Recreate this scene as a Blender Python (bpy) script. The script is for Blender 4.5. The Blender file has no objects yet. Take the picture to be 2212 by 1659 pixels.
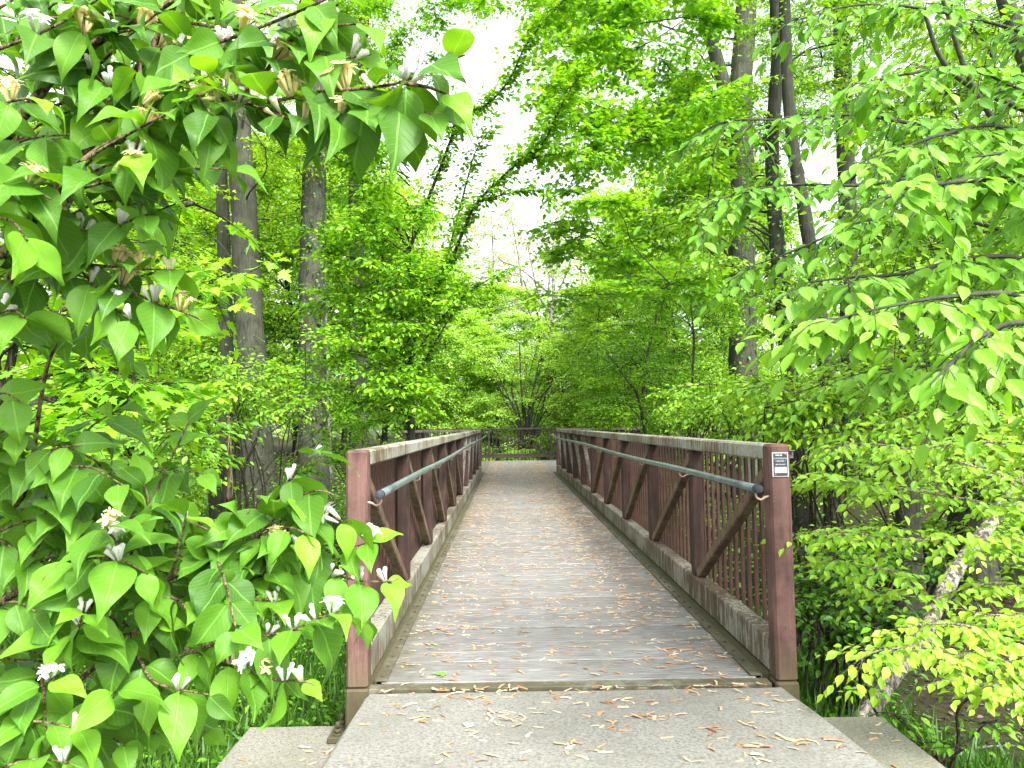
import bpy, math, random
import numpy as np
from mathutils import Vector, Matrix

# ------------------------------------------------------------------ camera, sky, sun, exposure
SC = bpy.context.scene
COL = SC.collection
H, YAW, PITCH, ROLL = 1.5076, 0.007456, 0.055815, 0.01424
FPX, PW, PH = 1576.45, 2212.0, 1659.0
_f0 = np.array([math.sin(YAW), math.cos(YAW), 0.0]); _r0 = np.array([math.cos(YAW), -math.sin(YAW), 0.0]); _u0 = np.array([0, 0, 1.0])
FW = _f0 * math.cos(PITCH) + _u0 * math.sin(PITCH)
_up = _u0 * math.cos(PITCH) - _f0 * math.sin(PITCH)
RT = _r0 * math.cos(ROLL) - _up * math.sin(ROLL)
UP = _up * math.cos(ROLL) + _r0 * math.sin(ROLL)
cam_d = bpy.data.cameras.new('camera'); cam = bpy.data.objects.new('camera', cam_d); COL.objects.link(cam)
cam_d.sensor_width = 36.0; cam_d.lens = FPX / PW * 36.0; cam_d.clip_start = 0.05; cam_d.clip_end = 600
cam.matrix_world = Matrix(((RT[0], UP[0], -FW[0], 0), (RT[1], UP[1], -FW[1], 0), (RT[2], UP[2], -FW[2], H), (0, 0, 0, 1)))
SC.camera = cam

SUN_EL, SUN_AZ = math.radians(47), math.radians(152)      # azimuth clockwise from +Y (behind and right of the camera)
w = bpy.data.worlds.new('World'); SC.world = w; w.use_nodes = True
nt = w.node_tree; nt.nodes.clear()
sky = nt.nodes.new('ShaderNodeTexSky'); sky.sky_type = 'NISHITA'; sky.sun_disc = False
sky.sun_elevation = SUN_EL; sky.sun_rotation = SUN_AZ; sky.air_density = 1.0; sky.dust_density = 4.0; sky.ozone_density = 1.0
hs = nt.nodes.new('ShaderNodeHueSaturation'); hs.inputs['Saturation'].default_value = 0.16
bg = nt.nodes.new('ShaderNodeBackground'); bg.inputs['Strength'].default_value = 0.15
wo = nt.nodes.new('ShaderNodeOutputWorld')
nt.links.new(sky.outputs[0], hs.inputs['Color']); nt.links.new(hs.outputs[0], bg.inputs[0]); nt.links.new(bg.outputs[0], wo.inputs[0])
sun_d = bpy.data.lights.new('sun', 'SUN'); sun = bpy.data.objects.new('sun', sun_d); COL.objects.link(sun)
sun_d.energy = 1.5; sun_d.angle = math.radians(14); sun_d.color = (1.0, 0.97, 0.92)
_sv = Vector((math.sin(SUN_AZ) * math.cos(SUN_EL), math.cos(SUN_AZ) * math.cos(SUN_EL), math.sin(SUN_EL)))
sun.rotation_euler = _sv.to_track_quat('Z', 'Y').to_euler(); sun.location = _sv * 50
SC.view_settings.view_transform = 'Standard'; SC.view_settings.look = 'None'
SC.view_settings.exposure = 2.25; SC.view_settings.gamma = 1.0
SC.cycles.max_bounces = 8; SC.cycles.diffuse_bounces = 5; SC.cycles.glossy_bounces = 2; SC.cycles.transmission_bounces = 4

rng = np.random.default_rng(11)
random.seed(5)

def at(px, py, Y):
    d = FW + RT * (px - PW / 2) / FPX - UP * (py - PH / 2) / FPX
    return np.array([0, 0, H]) + d * Y / d[1]

# ------------------------------------------------------------------ helpers: materials
def nodes(name):
    m = bpy.data.materials.new(name); m.use_nodes = True
    t = m.node_tree; b = t.nodes['Principled BSDF']
    return m, t, b
def N(t, kind, **kw):
    n = t.nodes.new(kind)
    for k, v in kw.items():
        if k in n.inputs: n.inputs[k].default_value = v
        else: setattr(n, k, v)
    return n
def ramp(t, stops, interp='LINEAR'):
    r = t.nodes.new('ShaderNodeValToRGB'); r.color_ramp.interpolation = interp
    e = r.color_ramp.elements
    while len(e) > 1: e.remove(e[-1])
    for i, (p, c) in enumerate(stops):
        el = e[0] if i == 0 else e.new(p)
        el.position = p; el.color = (*c, 1) if len(c) == 3 else c
    return r
def mixc(t, a, b, fac, mode='MIX'):
    m = t.nodes.new('ShaderNodeMix'); m.data_type = 'RGBA'; m.blend_type = mode
    for s, v in ((6, a), (7, b), (0, fac)):
        if hasattr(v, 'links'): t.links.new(v, m.inputs[s])
        elif s == 0: m.inputs[s].default_value = v
        else: m.inputs[s].default_value = (*v, 1)
    return m.outputs[2]
def noise(t, vec, scale, detail=4, rough=0.55, dist=0.0):
    n = N(t, 'ShaderNodeTexNoise', Scale=scale, Detail=detail, Roughness=rough, Distortion=dist)
    if vec is not None: t.links.new(vec, n.inputs['Vector'])
    return n.outputs['Fac']
def mapped(t, scale, src='Object'):
    tc = t.nodes.new('ShaderNodeTexCoord'); mp = t.nodes.new('ShaderNodeMapping')
    mp.inputs['Scale'].default_value = scale; t.links.new(tc.outputs[src], mp.inputs['Vector'])
    return mp.outputs[0]
def bump(t, b, h, strength, dist=0.01):
    n = N(t, 'ShaderNodeBump', Strength=strength, Distance=dist)
    t.links.new(h, n.inputs['Height']); t.links.new(n.outputs[0], b.inputs['Normal'])
def mathn(t, op, a, b=None):
    m = t.nodes.new('ShaderNodeMath'); m.operation = op
    for i, v in enumerate((a, b)):
        if v is None: continue
        if hasattr(v, 'links'): t.links.new(v, m.inputs[i])
        else: m.inputs[i].default_value = v
    return m.outputs[0]

def leaf_mat(name, dark, mid, light, trans=0.42, rough=0.42, veins=False, warm=(1.25, 1.15, 0.35), spec=0.4):
    m, t, b = nodes(name)
    a = N(t, 'ShaderNodeAttribute', attribute_name='var')
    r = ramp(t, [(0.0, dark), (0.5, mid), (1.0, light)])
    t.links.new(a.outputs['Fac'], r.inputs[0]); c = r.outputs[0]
    if veins:
        uv = t.nodes.new('ShaderNodeUVMap'); uv.uv_map = 'UVMap'
        sp = t.nodes.new('ShaderNodeSeparateXYZ'); t.links.new(uv.outputs[0], sp.inputs[0])
        au = mathn(t, 'ABSOLUTE', mathn(t, 'SUBTRACT', sp.outputs[0], 0.5))
        rib = ramp(t, [(0.0, (1, 1, 1)), (0.012, (1, 1, 1)), (0.03, (0, 0, 0))]); t.links.new(au, rib.inputs[0])
        s = mathn(t, 'SUBTRACT', mathn(t, 'MULTIPLY', sp.outputs[1], veins), mathn(t, 'MULTIPLY', au, veins * 0.75))
        fr = mathn(t, 'ABSOLUTE', mathn(t, 'SUBTRACT', mathn(t, 'FRACT', s), 0.5))
        vr = ramp(t, [(0.0, (0.55, 0.55, 0.55)), (0.08, (0, 0, 0))]); t.links.new(fr, vr.inputs[0])
        vm = mathn(t, 'MAXIMUM', rib.outputs[0], vr.outputs[0])
        c = mixc(t, c, tuple(min(1, x * 1.6 + 0.03) for x in mid), mathn(t, 'MULTIPLY', vm, 0.6))
        bump(t, b, vm, 0.35, 0.002)
    b.inputs['Roughness'].default_value = rough; b.inputs['Specular IOR Level'].default_value = spec
    t.links.new(c, b.inputs['Base Color'])
    tr = t.nodes.new('ShaderNodeBsdfTranslucent')
    t.links.new(mixc(t, c, warm, 1.0, 'MULTIPLY'), tr.inputs[0])
    mx = t.nodes.new('ShaderNodeMixShader'); mx.inputs[0].default_value = trans
    t.links.new(b.outputs[0], mx.inputs[1]); t.links.new(tr.outputs[0], mx.inputs[2])
    t.links.new(mx.outputs[0], t.nodes['Material Output'].inputs[0])
    return m

def bark_mat(name, c0, c1, sc=1.0, lichen=0.0):
    m, t, b = nodes(name)
    v = mapped(t, (14 * sc, 14 * sc, 2.2 * sc))
    n1 = noise(t, v, 1.6, 6, 0.65, 0.6); n2 = noise(t, mapped(t, (3, 3, 3)), 1.2, 3)
    r = ramp(t, [(0.43, tuple(x * 0.22 for x in c0)), (0.5, c0), (0.59, c1)]); t.links.new(n1, r.inputs[0])
    c = mixc(t, r.outputs[0], (0.16, 0.18, 0.12), mathn(t, 'MULTIPLY', n2, lichen))
    t.links.new(c, b.inputs['Base Color']); b.inputs['Roughness'].default_value = 0.9; b.inputs['Specular IOR Level'].default_value = 0.15
    bump(t, b, n1, 0.9, 0.03)
    return m

def steel_mat(name, base, dark, lichen, thr, streak=True):
    m, t, b = nodes(name)
    v = mapped(t, (1, 1, 1))
    n1 = noise(t, v, 9, 5, 0.6); n0 = noise(t, v, 60, 3, 0.6)
    r = ramp(t, [(0.40, dark), (0.58, base)]); t.links.new(n1, r.inputs[0])
    c = mixc(t, r.outputs[0], tuple(min(1, x * 1.9 + .02) for x in base), mathn(t, 'MULTIPLY', n0, 0.35))
    sr = noise(t, mapped(t, (22, 22, 1.3)), 1.0, 6, 0.7, 0.3); srr = ramp(t, [(0.46, (0, 0, 0)), (0.62, (1, 1, 1))]); t.links.new(sr, srr.inputs[0])
    c = mixc(t, c, tuple(min(1, x * 2.1 + .015) for x in base), mathn(t, 'MULTIPLY', srr.outputs[0], 0.5))
    sd = noise(t, mapped(t, (5, 5, 2.2)), 1.0, 5, 0.6); sdr = ramp(t, [(0.48, (0, 0, 0)), (0.6, (1, 1, 1))]); t.links.new(sd, sdr.inputs[0])
    c = mixc(t, c, tuple(x * .6 for x in dark), mathn(t, 'MULTIPLY', sdr.outputs[0], 0.5))
    tc = t.nodes.new('ShaderNodeTexCoord'); sp = t.nodes.new('ShaderNodeSeparateXYZ'); t.links.new(tc.outputs['Object'], sp.inputs[0])
    gm = N(t, 'ShaderNodeMapRange', **{'From Min': 0.26, 'From Max': -0.05, 'To Min': 0.0, 'To Max': 0.75}); t.links.new(sp.outputs[2], gm.inputs[0])
    c = mixc(t, c, (0.075, 0.070, 0.030), mathn(t, 'MULTIPLY', gm.outputs[0], mathn(t, 'ADD', 0.35, n1)))
    if lichen:
        n2 = noise(t, mapped(t, (30, 30, 4.0) if streak else (12, 12, 12)), 1.0, 7, 0.72, 0.4)
        n3 = noise(t, v, 1.3, 3)
        s = mathn(t, 'ADD', mathn(t, 'MULTIPLY', n2, 0.7), mathn(t, 'MULTIPLY', n3, 0.45))
        k = ramp(t, [(thr, (0, 0, 0)), (thr + 0.06, (1, 1, 1))]); t.links.new(s, k.inputs[0])
        lc = ramp(t, [(0.3, tuple(x * .6 for x in lichen)), (0.7, lichen)]); t.links.new(n0, lc.inputs[0])
        c = mixc(t, c, lc.outputs[0], mathn(t, 'MULTIPLY', k.outputs[0], 0.85))
    t.links.new(c, b.inputs['Base Color']); b.inputs['Roughness'].default_value = 0.72; b.inputs['Specular IOR Level'].default_value = 0.3
    bump(t, b, n0, 0.25, 0.004)
    return m

M = {}
M['steel'] = steel_mat('weathering_steel', (0.0310, 0.0147, 0.0100), (0.0133, 0.0063, 0.0040), (0.0824, 0.0579, 0.0313), 0.72)
M['steel_front'] = steel_mat('weathering_steel_pink', (0.0863, 0.0440, 0.0355), (0.0488, 0.0235, 0.0183), (0.1725, 0.1325, 0.0774), 0.74)
M['steel_lichen'] = steel_mat('lichen_steel', (0.0817, 0.0533, 0.0361), (0.0387, 0.0224, 0.0155), (0.2924, 0.3053, 0.2451), 0.555)
M['steel_top'] = steel_mat('lichen_rail', (0.1075, 0.0860, 0.0516), (0.0559, 0.0387, 0.0241), (0.3440, 0.3526, 0.2924), 0.545)
M['steel_speck'] = steel_mat('speckled_steel', (0.0994, 0.0796, 0.0663), (0.0398, 0.0298, 0.0232), (0.2122, 0.2122, 0.1923), 0.57, False)
M['rust_shaded'] = steel_mat('rusty_picket_shaded', (0.0443, 0.0185, 0.0105), (0.0161, 0.0081, 0.0052), None, 0)  # rust, darkened so the shade behind the trusses is in the colour
M['dark_steel'] = steel_mat('dark_steel', (0.035, 0.028, 0.024), (0.015, 0.012, 0.011), None, 0)
M['far_steel'] = steel_mat('far_steel', (0.0178, 0.0109, 0.0088), (0.0073, 0.0046, 0.0038), (0.0335, 0.0314, 0.0251), 0.66)
M['pipe'] = steel_mat('handrail_pipe', (0.085, 0.112, 0.108), (0.050, 0.068, 0.066), (0.22, 0.25, 0.24), 0.62, False)
M['pipe'].node_tree.nodes['Principled BSDF'].inputs['Roughness'].default_value = 0.3
M['cap'] = steel_mat('dark_pipe_cap', (0.022, 0.03, 0.038), (0.012, 0.016, 0.02), None, 0)
M['steel_tan_lit'] = steel_mat('lit_tan_steel', (0.105, 0.070, 0.042), (0.050, 0.030, 0.020), (0.20, 0.17, 0.10), 0.62)  # lighter tan carries the lit faces of the near diagonals in the colour
M['curb'] = steel_mat('curb_steel', (0.062, 0.055, 0.045), (0.030, 0.025, 0.020), (0.15, 0.15, 0.11), 0.60, False)
M['mossy'] = steel_mat('mossy_steel', (0.030, 0.025, 0.018), (0.014, 0.012, 0.009), (0.07, 0.07, 0.022), 0.56, False)
M['bracket'] = steel_mat('pinkish_bracket', (0.3276, 0.2418, 0.2028), (0.1716, 0.1092, 0.0858), None, 0)

def wood_mat():
    m, t, b = nodes('weathered_planks')
    a = N(t, 'ShaderNodeAttribute', attribute_name='var')
    g = noise(t, mapped(t, (2.2, 40, 10)), 2.4, 8, 0.75, 0.4); g2 = noise(t, mapped(t, (1, 1, 1)), 3.0, 5, 0.65); g3 = noise(t, mapped(t, (5, 40, 5)), 4.0, 4, 0.7)
    r = ramp(t, [(0.37, (0.0652, 0.0614, 0.0552)), (0.5, (0.1446, 0.1439, 0.1363)), (0.63, (0.2332, 0.2444, 0.2414))]); t.links.new(g, r.inputs[0])
    pv = ramp(t, [(0.0, (0.90, 0.88, 0.85)), (0.5, (1, 0.99, 0.97)), (1.0, (1.08, 1.08, 1.07))]); t.links.new(a.outputs['Fac'], pv.inputs[0])
    c = mixc(t, r.outputs[0], pv.outputs[0], 1.0, 'MULTIPLY')
    st = ramp(t, [(0.42, (0, 0, 0)), (0.7, (1, 1, 1))]); t.links.new(g2, st.inputs[0])
    c = mixc(t, c, (0.1944, 0.1872, 0.1800), mathn(t, 'MULTIPLY', st.outputs[0], 0.40))
    tc = t.nodes.new('ShaderNodeTexCoord'); sp = t.nodes.new('ShaderNodeSeparateXYZ'); t.links.new(tc.outputs['Object'], sp.inputs[0])
    # moss and dirt that has settled along the left curb
    ml = N(t, 'ShaderNodeMapRange', **{'From Min': -0.15, 'From Max': -0.75, 'To Min': 0.0, 'To Max': 0.42}); t.links.new(sp.outputs[0], ml.inputs[0])
    mm = mathn(t, 'ADD', ml.outputs[0], mathn(t, 'MULTIPLY', noise(t, mapped(t, (1, .7, 1)), 6, 6, 0.7), 0.6))
    mr = ramp(t, [(0.52, (0, 0, 0)), (0.78, (1, 1, 1))]); t.links.new(mm, mr.inputs[0])
    c = mixc(t, c, (0.0750, 0.0690, 0.0330), mathn(t, 'MULTIPLY', mr.outputs[0], 0.62))
    mr2 = ramp(t, [(0.74, (0, 0, 0)), (0.82, (1, 1, 1))]); t.links.new(mm, mr2.inputs[0])
    c = mixc(t, c, (0.055, 0.062, 0.018), mathn(t, 'MULTIPLY', mr2.outputs[0], 0.8))
    # pale scuffed wheel line down the middle
    wv = mathn(t, 'ABSOLUTE', mathn(t, 'SUBTRACT', mathn(t, 'ADD', sp.outputs[0], mathn(t, 'MULTIPLY', noise(t, mapped(t, (0, .8, 0)), 1.0, 2), 0.22)), 0.34))
    wr = ramp(t, [(0.0, (1, 1, 1)), (0.10, (0.3, 0.3, 0.3)), (0.26, (0, 0, 0))]); t.links.new(wv, wr.inputs[0])
    c = mixc(t, c, (0.2040, 0.2010, 0.1980), mathn(t, 'MULTIPLY', mathn(t, 'MULTIPLY', wr.outputs[0], g3), 0.45))
    t.links.new(c, b.inputs['Base Color']); b.inputs['Roughness'].default_value = 0.92; b.inputs['Specular IOR Level'].default_value = 0.12
    bump(t, b, g, 0.6, 0.006)
    return m
M['wood'] = wood_mat()
def concrete_mat(name, c0, c1, stain):
    m, t, b = nodes(name)
    v = mapped(t, (1, 1, 1))
    n1 = noise(t, v, 62, 5, 0.8); n2 = noise(t, v, 2.2, 5, 0.6); n3 = noise(t, v, 300, 2, 0.6)
    r = ramp(t, [(0.36, tuple(x * .50 for x in c0)), (0.48, c0), (0.62, c1)]); t.links.new(n1, r.inputs[0])
    s = ramp(t, [(0.4, (0, 0, 0)), (0.75, (1, 1, 1))]); t.links.new(n2, s.inputs[0])
    c = mixc(t, r.outputs[0], stain, mathn(t, 'MULTIPLY', s.outputs[0], 0.6))
    dk_ = ramp(t, [(0.24, (1, 1, 1)), (0.34, (0, 0, 0))]); t.links.new(noise(t, v, 70, 3, 0.7), dk_.inputs[0])
    c = mixc(t, c, tuple(x * .45 for x in c0), mathn(t, 'MULTIPLY', dk_.outputs[0], 0.7))
    pk = ramp(t, [(0.70, (0, 0, 0)), (0.76, (1, 1, 1))]); t.links.new(n3, pk.inputs[0])
    c = mixc(t, c, (0.62, 0.60, 0.56), mathn(t, 'MULTIPLY', pk.outputs[0], 0.5))
    t.links.new(c, b.inputs['Base Color']); b.inputs['Roughness'].default_value = 0.9; b.inputs['Specular IOR Level'].default_value = 0.2
    bump(t, b, n1, 0.5, 0.004)
    return m
M['concrete'] = concrete_mat('concrete', (0.1633, 0.1610, 0.1415), (0.2300, 0.2278, 0.2017), (0.1088, 0.1091, 0.0904))
M['concrete_old'] = concrete_mat('stained_concrete', (0.1632, 0.1593, 0.1301), (0.2312, 0.2286, 0.1920), (0.1018, 0.1004, 0.0651))
def ground_mat():
    m, t, b = nodes('forest_floor')
    v = mapped(t, (1, 1, 1))
    n1 = noise(t, v, 14, 6, 0.7); n2 = noise(t, v, 0.45, 4, 0.6)
    r = ramp(t, [(0.3, (0.0100, 0.0075, 0.0050)), (0.52, (0.0300, 0.0230, 0.0150)), (0.75, (0.0800, 0.0625, 0.0425))]); t.links.new(n1, r.inputs[0])
    g = ramp(t, [(0.42, (0, 0, 0)), (0.6, (1, 1, 1))]); t.links.new(n2, g.inputs[0])
    c = mixc(t, r.outputs[0], (0.0280, 0.0520, 0.0096), mathn(t, 'MULTIPLY', g.outputs[0], 0.6))
    t.links.new(c, b.inputs['Base Color']); b.inputs['Roughness'].default_value = 0.95; b.inputs['Specular IOR Level'].default_value = 0.1
    bump(t, b, n1, 0.8, 0.04)
    return m
M['ground'] = ground_mat()
M['bark'] = bark_mat('furrowed_bark', (0.0113, 0.0093, 0.0076), (0.0302, 0.0265, 0.0219), 1.0, 0.5)
M['bark_dark'] = bark_mat('dark_bark', (0.0063, 0.0052, 0.0042), (0.0164, 0.0141, 0.0117), 1.1, 0.3)
M['bark_pale'] = bark_mat('pale_grey_bark', (0.17, 0.15, 0.13), (0.33, 0.31, 0.28), 1.2, 0.2)
M['twig'] = bark_mat('twig_bark', (0.0350, 0.0266, 0.0196), (0.0840, 0.0665, 0.0490), 3.0, 0.1)
M['twig_pale'] = bark_mat('pale_twig', (0.20, 0.165, 0.12), (0.34, 0.29, 0.22), 3.0, 0.1)
M['stem_hon'] = bark_mat('tan_stem', (0.2000, 0.1438, 0.0750), (0.3500, 0.2625, 0.1500), 6.0, 0.1)
M['snag'] = bark_mat('dead_wood', (0.16, 0.115, 0.07), (0.40, 0.31, 0.21), 0.8, 0.1)
M['log'] = bark_mat('dead_log', (0.1678, 0.1458, 0.1192), (0.3710, 0.3356, 0.2826), 1.4, 0.2)

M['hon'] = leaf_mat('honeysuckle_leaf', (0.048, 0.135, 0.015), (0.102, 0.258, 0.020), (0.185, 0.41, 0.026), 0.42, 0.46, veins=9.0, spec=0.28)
M['elm'] = leaf_mat('elm_leaf', (0.0650, 0.1997, 0.0149), (0.1207, 0.3111, 0.0204), (0.1997, 0.4226, 0.0315), 0.42, 0.42, veins=15.0, warm=(1.08, 1.08, 0.4))
M['elm_s'] = leaf_mat('shrub_leaf', (0.0799, 0.2236, 0.0161), (0.1844, 0.4000, 0.0227), (0.3442, 0.5530, 0.0485), 0.42, 0.45)
M['maple'] = leaf_mat('maple_leaf', (0.0878, 0.2538, 0.0172), (0.1701, 0.4153, 0.0209), (0.3183, 0.5768, 0.0286), 0.46, 0.45)
M['fan'] = leaf_mat('glossy_leaf', (0.0770, 0.2307, 0.0103), (0.1601, 0.3922, 0.0137), (0.3082, 0.5537, 0.0214), 0.44, 0.4)
M['left'] = leaf_mat('yellow_green_leaf', (0.1098, 0.2884, 0.0114), (0.2195, 0.4499, 0.0172), (0.3842, 0.5883, 0.0286), 0.48, 0.45)
M['far'] = leaf_mat('far_leaf_hazed', (0.1795, 0.3812, 0.0444), (0.3178, 0.5789, 0.0721), (0.4973, 0.7483, 0.1331), 0.48, 0.5)  # painted lighter: distant haze and brightness are put into the leaf colour
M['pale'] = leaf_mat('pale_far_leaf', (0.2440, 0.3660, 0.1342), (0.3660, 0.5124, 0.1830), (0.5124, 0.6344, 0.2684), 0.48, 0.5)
M['grass'] = leaf_mat('grass_blade', (0.0238, 0.0816, 0.0082), (0.0510, 0.1496, 0.0109), (0.1020, 0.2244, 0.0204), 0.4, 0.5)
M['cover'] = leaf_mat('ground_cover_leaf', (0.0616, 0.1792, 0.0157), (0.1344, 0.3360, 0.0224), (0.2688, 0.4816, 0.0448), 0.4, 0.45)
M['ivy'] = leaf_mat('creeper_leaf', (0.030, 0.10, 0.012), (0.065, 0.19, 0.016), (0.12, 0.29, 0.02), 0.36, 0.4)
def plain(name, c, rough=0.6, trans=0.0):
    m, t, b = nodes(name)
    n = noise(t, mapped(t, (1, 1, 1)), 40, 3)
    r = ramp(t, [(0.3, tuple(x * .8 for x in c)), (0.7, c)]); t.links.new(n, r.inputs[0]); t.links.new(r.outputs[0], b.inputs['Base Color'])
    b.inputs['Roughness'].default_value = rough
    if trans:
        tr = t.nodes.new('ShaderNodeBsdfTranslucent'); t.links.new(r.outputs[0], tr.inputs[0])
        mx = t.nodes.new('ShaderNodeMixShader'); mx.inputs[0].default_value = trans
        t.links.new(b.outputs[0], mx.inputs[1]); t.links.new(tr.outputs[0], mx.inputs[2]); t.links.new(mx.outputs[0], t.nodes['Material Output'].inputs[0])
    return m
M['petal'] = plain('white_petal', (0.90, 0.90, 0.86), 0.5, 0.5)
M['petal_y'] = plain('yellowed_petal', (0.90, 0.80, 0.42), 0.55, 0.5)
M['petal_c'] = plain('cream_petal', (0.88, 0.86, 0.62), 0.5, 0.5)
M['plate_black'] = plain('plaque_black', (0.03, 0.04, 0.05), 0.4)
M['plate_edge'] = plain('plaque_silver', (0.55, 0.56, 0.57), 0.35)
M['plate_text'] = plain('plaque_lettering', (0.50, 0.53, 0.57), 0.5)
M['rivet'] = plain('rusty_rivet', (0.35, 0.11, 0.06), 0.6)
M['yellow_leaf'] = plain('yellow_leaf', (0.72, 0.60, 0.02), 0.5, 0.2)
M['white_leaf'] = plain('silvery_leaf', (0.60, 0.66, 0.68), 0.5, 0.2)
M['green_leaf'] = plain('fallen_green_leaf', (0.16, 0.36, 0.04), 0.5, 0.2)
def seed_mat():
    m, t, b = nodes('maple_seed')
    a = N(t, 'ShaderNodeAttribute', attribute_name='var'); oi = t.nodes.new('ShaderNodeObjectInfo')
    k = mathn(t, 'FRACT', mathn(t, 'ADD', a.outputs['Fac'], oi.outputs['Random']))
    r = ramp(t, [(0.0, (0.22, 0.095, 0.032)), (0.3, (0.33, 0.185, 0.085)), (0.65, (0.41, 0.285, 0.165)), (1.0, (0.46, 0.385, 0.28))]); t.links.new(k, r.inputs[0])
    t.links.new(r.outputs[0], b.inputs['Base Color']); b.inputs['Roughness'].default_value = 0.6
    return m
M['seed'] = seed_mat()

# ------------------------------------------------------------------ helpers: meshes
class MB:
    def __init__(s): s.v = []; s.f = []; s.n = 0; s.var = []; s.uv = []; s.smooth = []
    def add(s, v, f, var=None, uv=None, smooth=False):
        """v (k,3), f list of equal-length int arrays grouped as (m,n) arrays"""
        v = np.asarray(v, float).reshape(-1, 3)
        for a in f:
            a = np.asarray(a, int)
            s.f.append(a + s.n); s.smooth.append(np.full(len(a), smooth))
        s.v.append(v); s.n += len(v)
        s.var.append(np.full(len(v), 0.5) if var is None else np.broadcast_to(np.asarray(var, float), (len(v),)))
        s.uv.append(np.full((len(v), 2), 0.5) if uv is None else uv)
    def build(s, name, mat, parent=None, uvs=False):
        me = bpy.data.meshes.new(name)
        if s.v:
            v = np.concatenate(s.v).astype(np.float32); me.vertices.add(len(v)); me.vertices.foreach_set('co', v.ravel())
            sizes = np.concatenate([np.full(len(a), a.shape[1]) for a in s.f]); loops = np.concatenate([a.ravel() for a in s.f]).astype(np.int32)
            me.loops.add(len(loops)); me.loops.foreach_set('vertex_index', loops)
            me.polygons.add(len(sizes)); st = np.concatenate([[0], np.cumsum(sizes)[:-1]]).astype(np.int32)
            me.polygons.foreach_set('loop_start', st); me.polygons.foreach_set('loop_total', sizes.astype(np.int32))
            me.polygons.foreach_set('use_smooth', np.concatenate(s.smooth))
            a = me.attributes.new('var', 'FLOAT', 'POINT'); a.data.foreach_set('value', np.concatenate(s.var).astype(np.float32))
            if uvs:
                l = me.uv_layers.new(name='UVMap'); uv = np.concatenate(s.uv).astype(np.float32)
                l.data.foreach_set('uv', uv[loops].ravel())
            me.update(calc_edges=True); me.validate()
        me.materials.append(mat)
        o = bpy.data.objects.new(name, me); COL.objects.link(o)
        if parent is not None: adopt(o, parent)
        return o
    def box(s, x0, x1, y0, y1, z0, z1, var=None, bev=0.0):
        """box with bevelled long edges when bev > 0"""
        if bev <= 0:
            v = [(x, y, z) for x in (x0, x1) for y in (y0, y1) for z in (z0, z1)]
            s.add(v, [[(0, 1, 3, 2), (4, 6, 7, 5), (0, 4, 5, 1), (2, 3, 7, 6), (0, 2, 6, 4), (1, 5, 7, 3)]], var)
            return
        s.obb(np.array([(x0 + x1) / 2, (y0 + y1) / 2, (z0 + z1) / 2]), np.eye(3), np.array([x1 - x0, y1 - y0, z1 - z0]) / 2, bev, var)
    def obb(s, c, ax, h, bev, var=None):
        """oriented box, every edge bevelled: 24 vertices"""
        bev = min(bev, min(h) * 0.45)
        v = []; idx = {}
        for sx in (-1, 1):
            for sy in (-1, 1):
                for sz in (-1, 1):
                    sg = (sx, sy, sz)
                    for k in range(3):
                        p = np.array([sg[i] * (h[i] - (0 if i == k else bev)) for i in range(3)])
                        idx[(sg, k)] = len(v); v.append(c + p @ ax)
        q, tr = [], []
        for k in range(3):
            a, b = [i for i in range(3) if i != k]
            for sk in (-1, 1):
                f = []
                for sa, sb in ((-1, -1), (1, -1), (1, 1), (-1, 1)):
                    sg = [0, 0, 0]; sg[k] = sk; sg[a] = sa; sg[b] = sb; f.append(idx[(tuple(sg), k)])
                q.append(f)
            for sa in (-1, 1):                                  # edges along axis k, between faces a and b
                for sb in (-1, 1):
                    s0 = [0, 0, 0]; s1 = [0, 0, 0]
                    s0[k] = -1; s1[k] = 1; s0[a] = s1[a] = sa; s0[b] = s1[b] = sb
                    q.append([idx[(tuple(s0), a)], idx[(tuple(s1), a)], idx[(tuple(s1), b)], idx[(tuple(s0), b)]])
        for sx in (-1, 1):
            for sy in (-1, 1):
                for sz in (-1, 1): tr.append([idx[((sx, sy, sz), k)] for k in range(3)])
        s.add(v, [q, tr], var)
    def beam(s, p, q, wx, wz, bev=0.006, side=(1, 0, 0)):
        """square tube from p to q; wx is its size along side, wz across"""
        p = np.array(p, float); q = np.array(q, float); d = q - p; L = np.linalg.norm(d); d /= L
        sd = np.array(side, float); sd -= d * (sd @ d); sd /= np.linalg.norm(sd); n = np.cross(d, sd)
        s.obb((p + q) / 2, np.array([sd, d, n]), np.array([wx / 2, L / 2, wz / 2]), bev)
    def tube(s, pts, rad, sides=8, var=None, caps=True, wob=0.0):
        pts = np.asarray(pts, float); n = len(pts); rad = np.broadcast_to(np.asarray(rad, float), (n,))
        t = np.gradient(pts, axis=0); t /= np.linalg.norm(t, axis=1)[:, None] + 1e-12
        ref = np.array([0.31, 0.95, 0.05]) if abs(t[0][2]) > 0.8 else np.array([0, 0, 1.0])
        a = np.cross(t, ref); a /= np.linalg.norm(a, axis=1)[:, None] + 1e-9; b = np.cross(t, a)
        th = np.linspace(0, 2 * np.pi, sides, endpoint=False)
        rr = rad[:, None] * np.ones(sides)
        if wob: rr = rr * (1 + wob * (rng.random((n, sides)) - .5) * 2)
        v = pts[:, None, :] + rr[:, :, None] * (np.cos(th)[None, :, None] * a[:, None, :] + np.sin(th)[None, :, None] * b[:, None, :])
        i = np.arange(n - 1)[:, None] * sides; j = np.arange(sides)[None, :]; k = (j + 1) % sides
        q = np.stack([i + j, i + k, i + sides + k, i + sides + j], -1).reshape(-1, 4)
        f = [q]
        if caps: f += [np.arange(sides)[None, ::-1], (np.arange(sides) + (n - 1) * sides)[None, :]]
        s.add(v.reshape(-1, 3), f, var, smooth=sides > 5)
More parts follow.
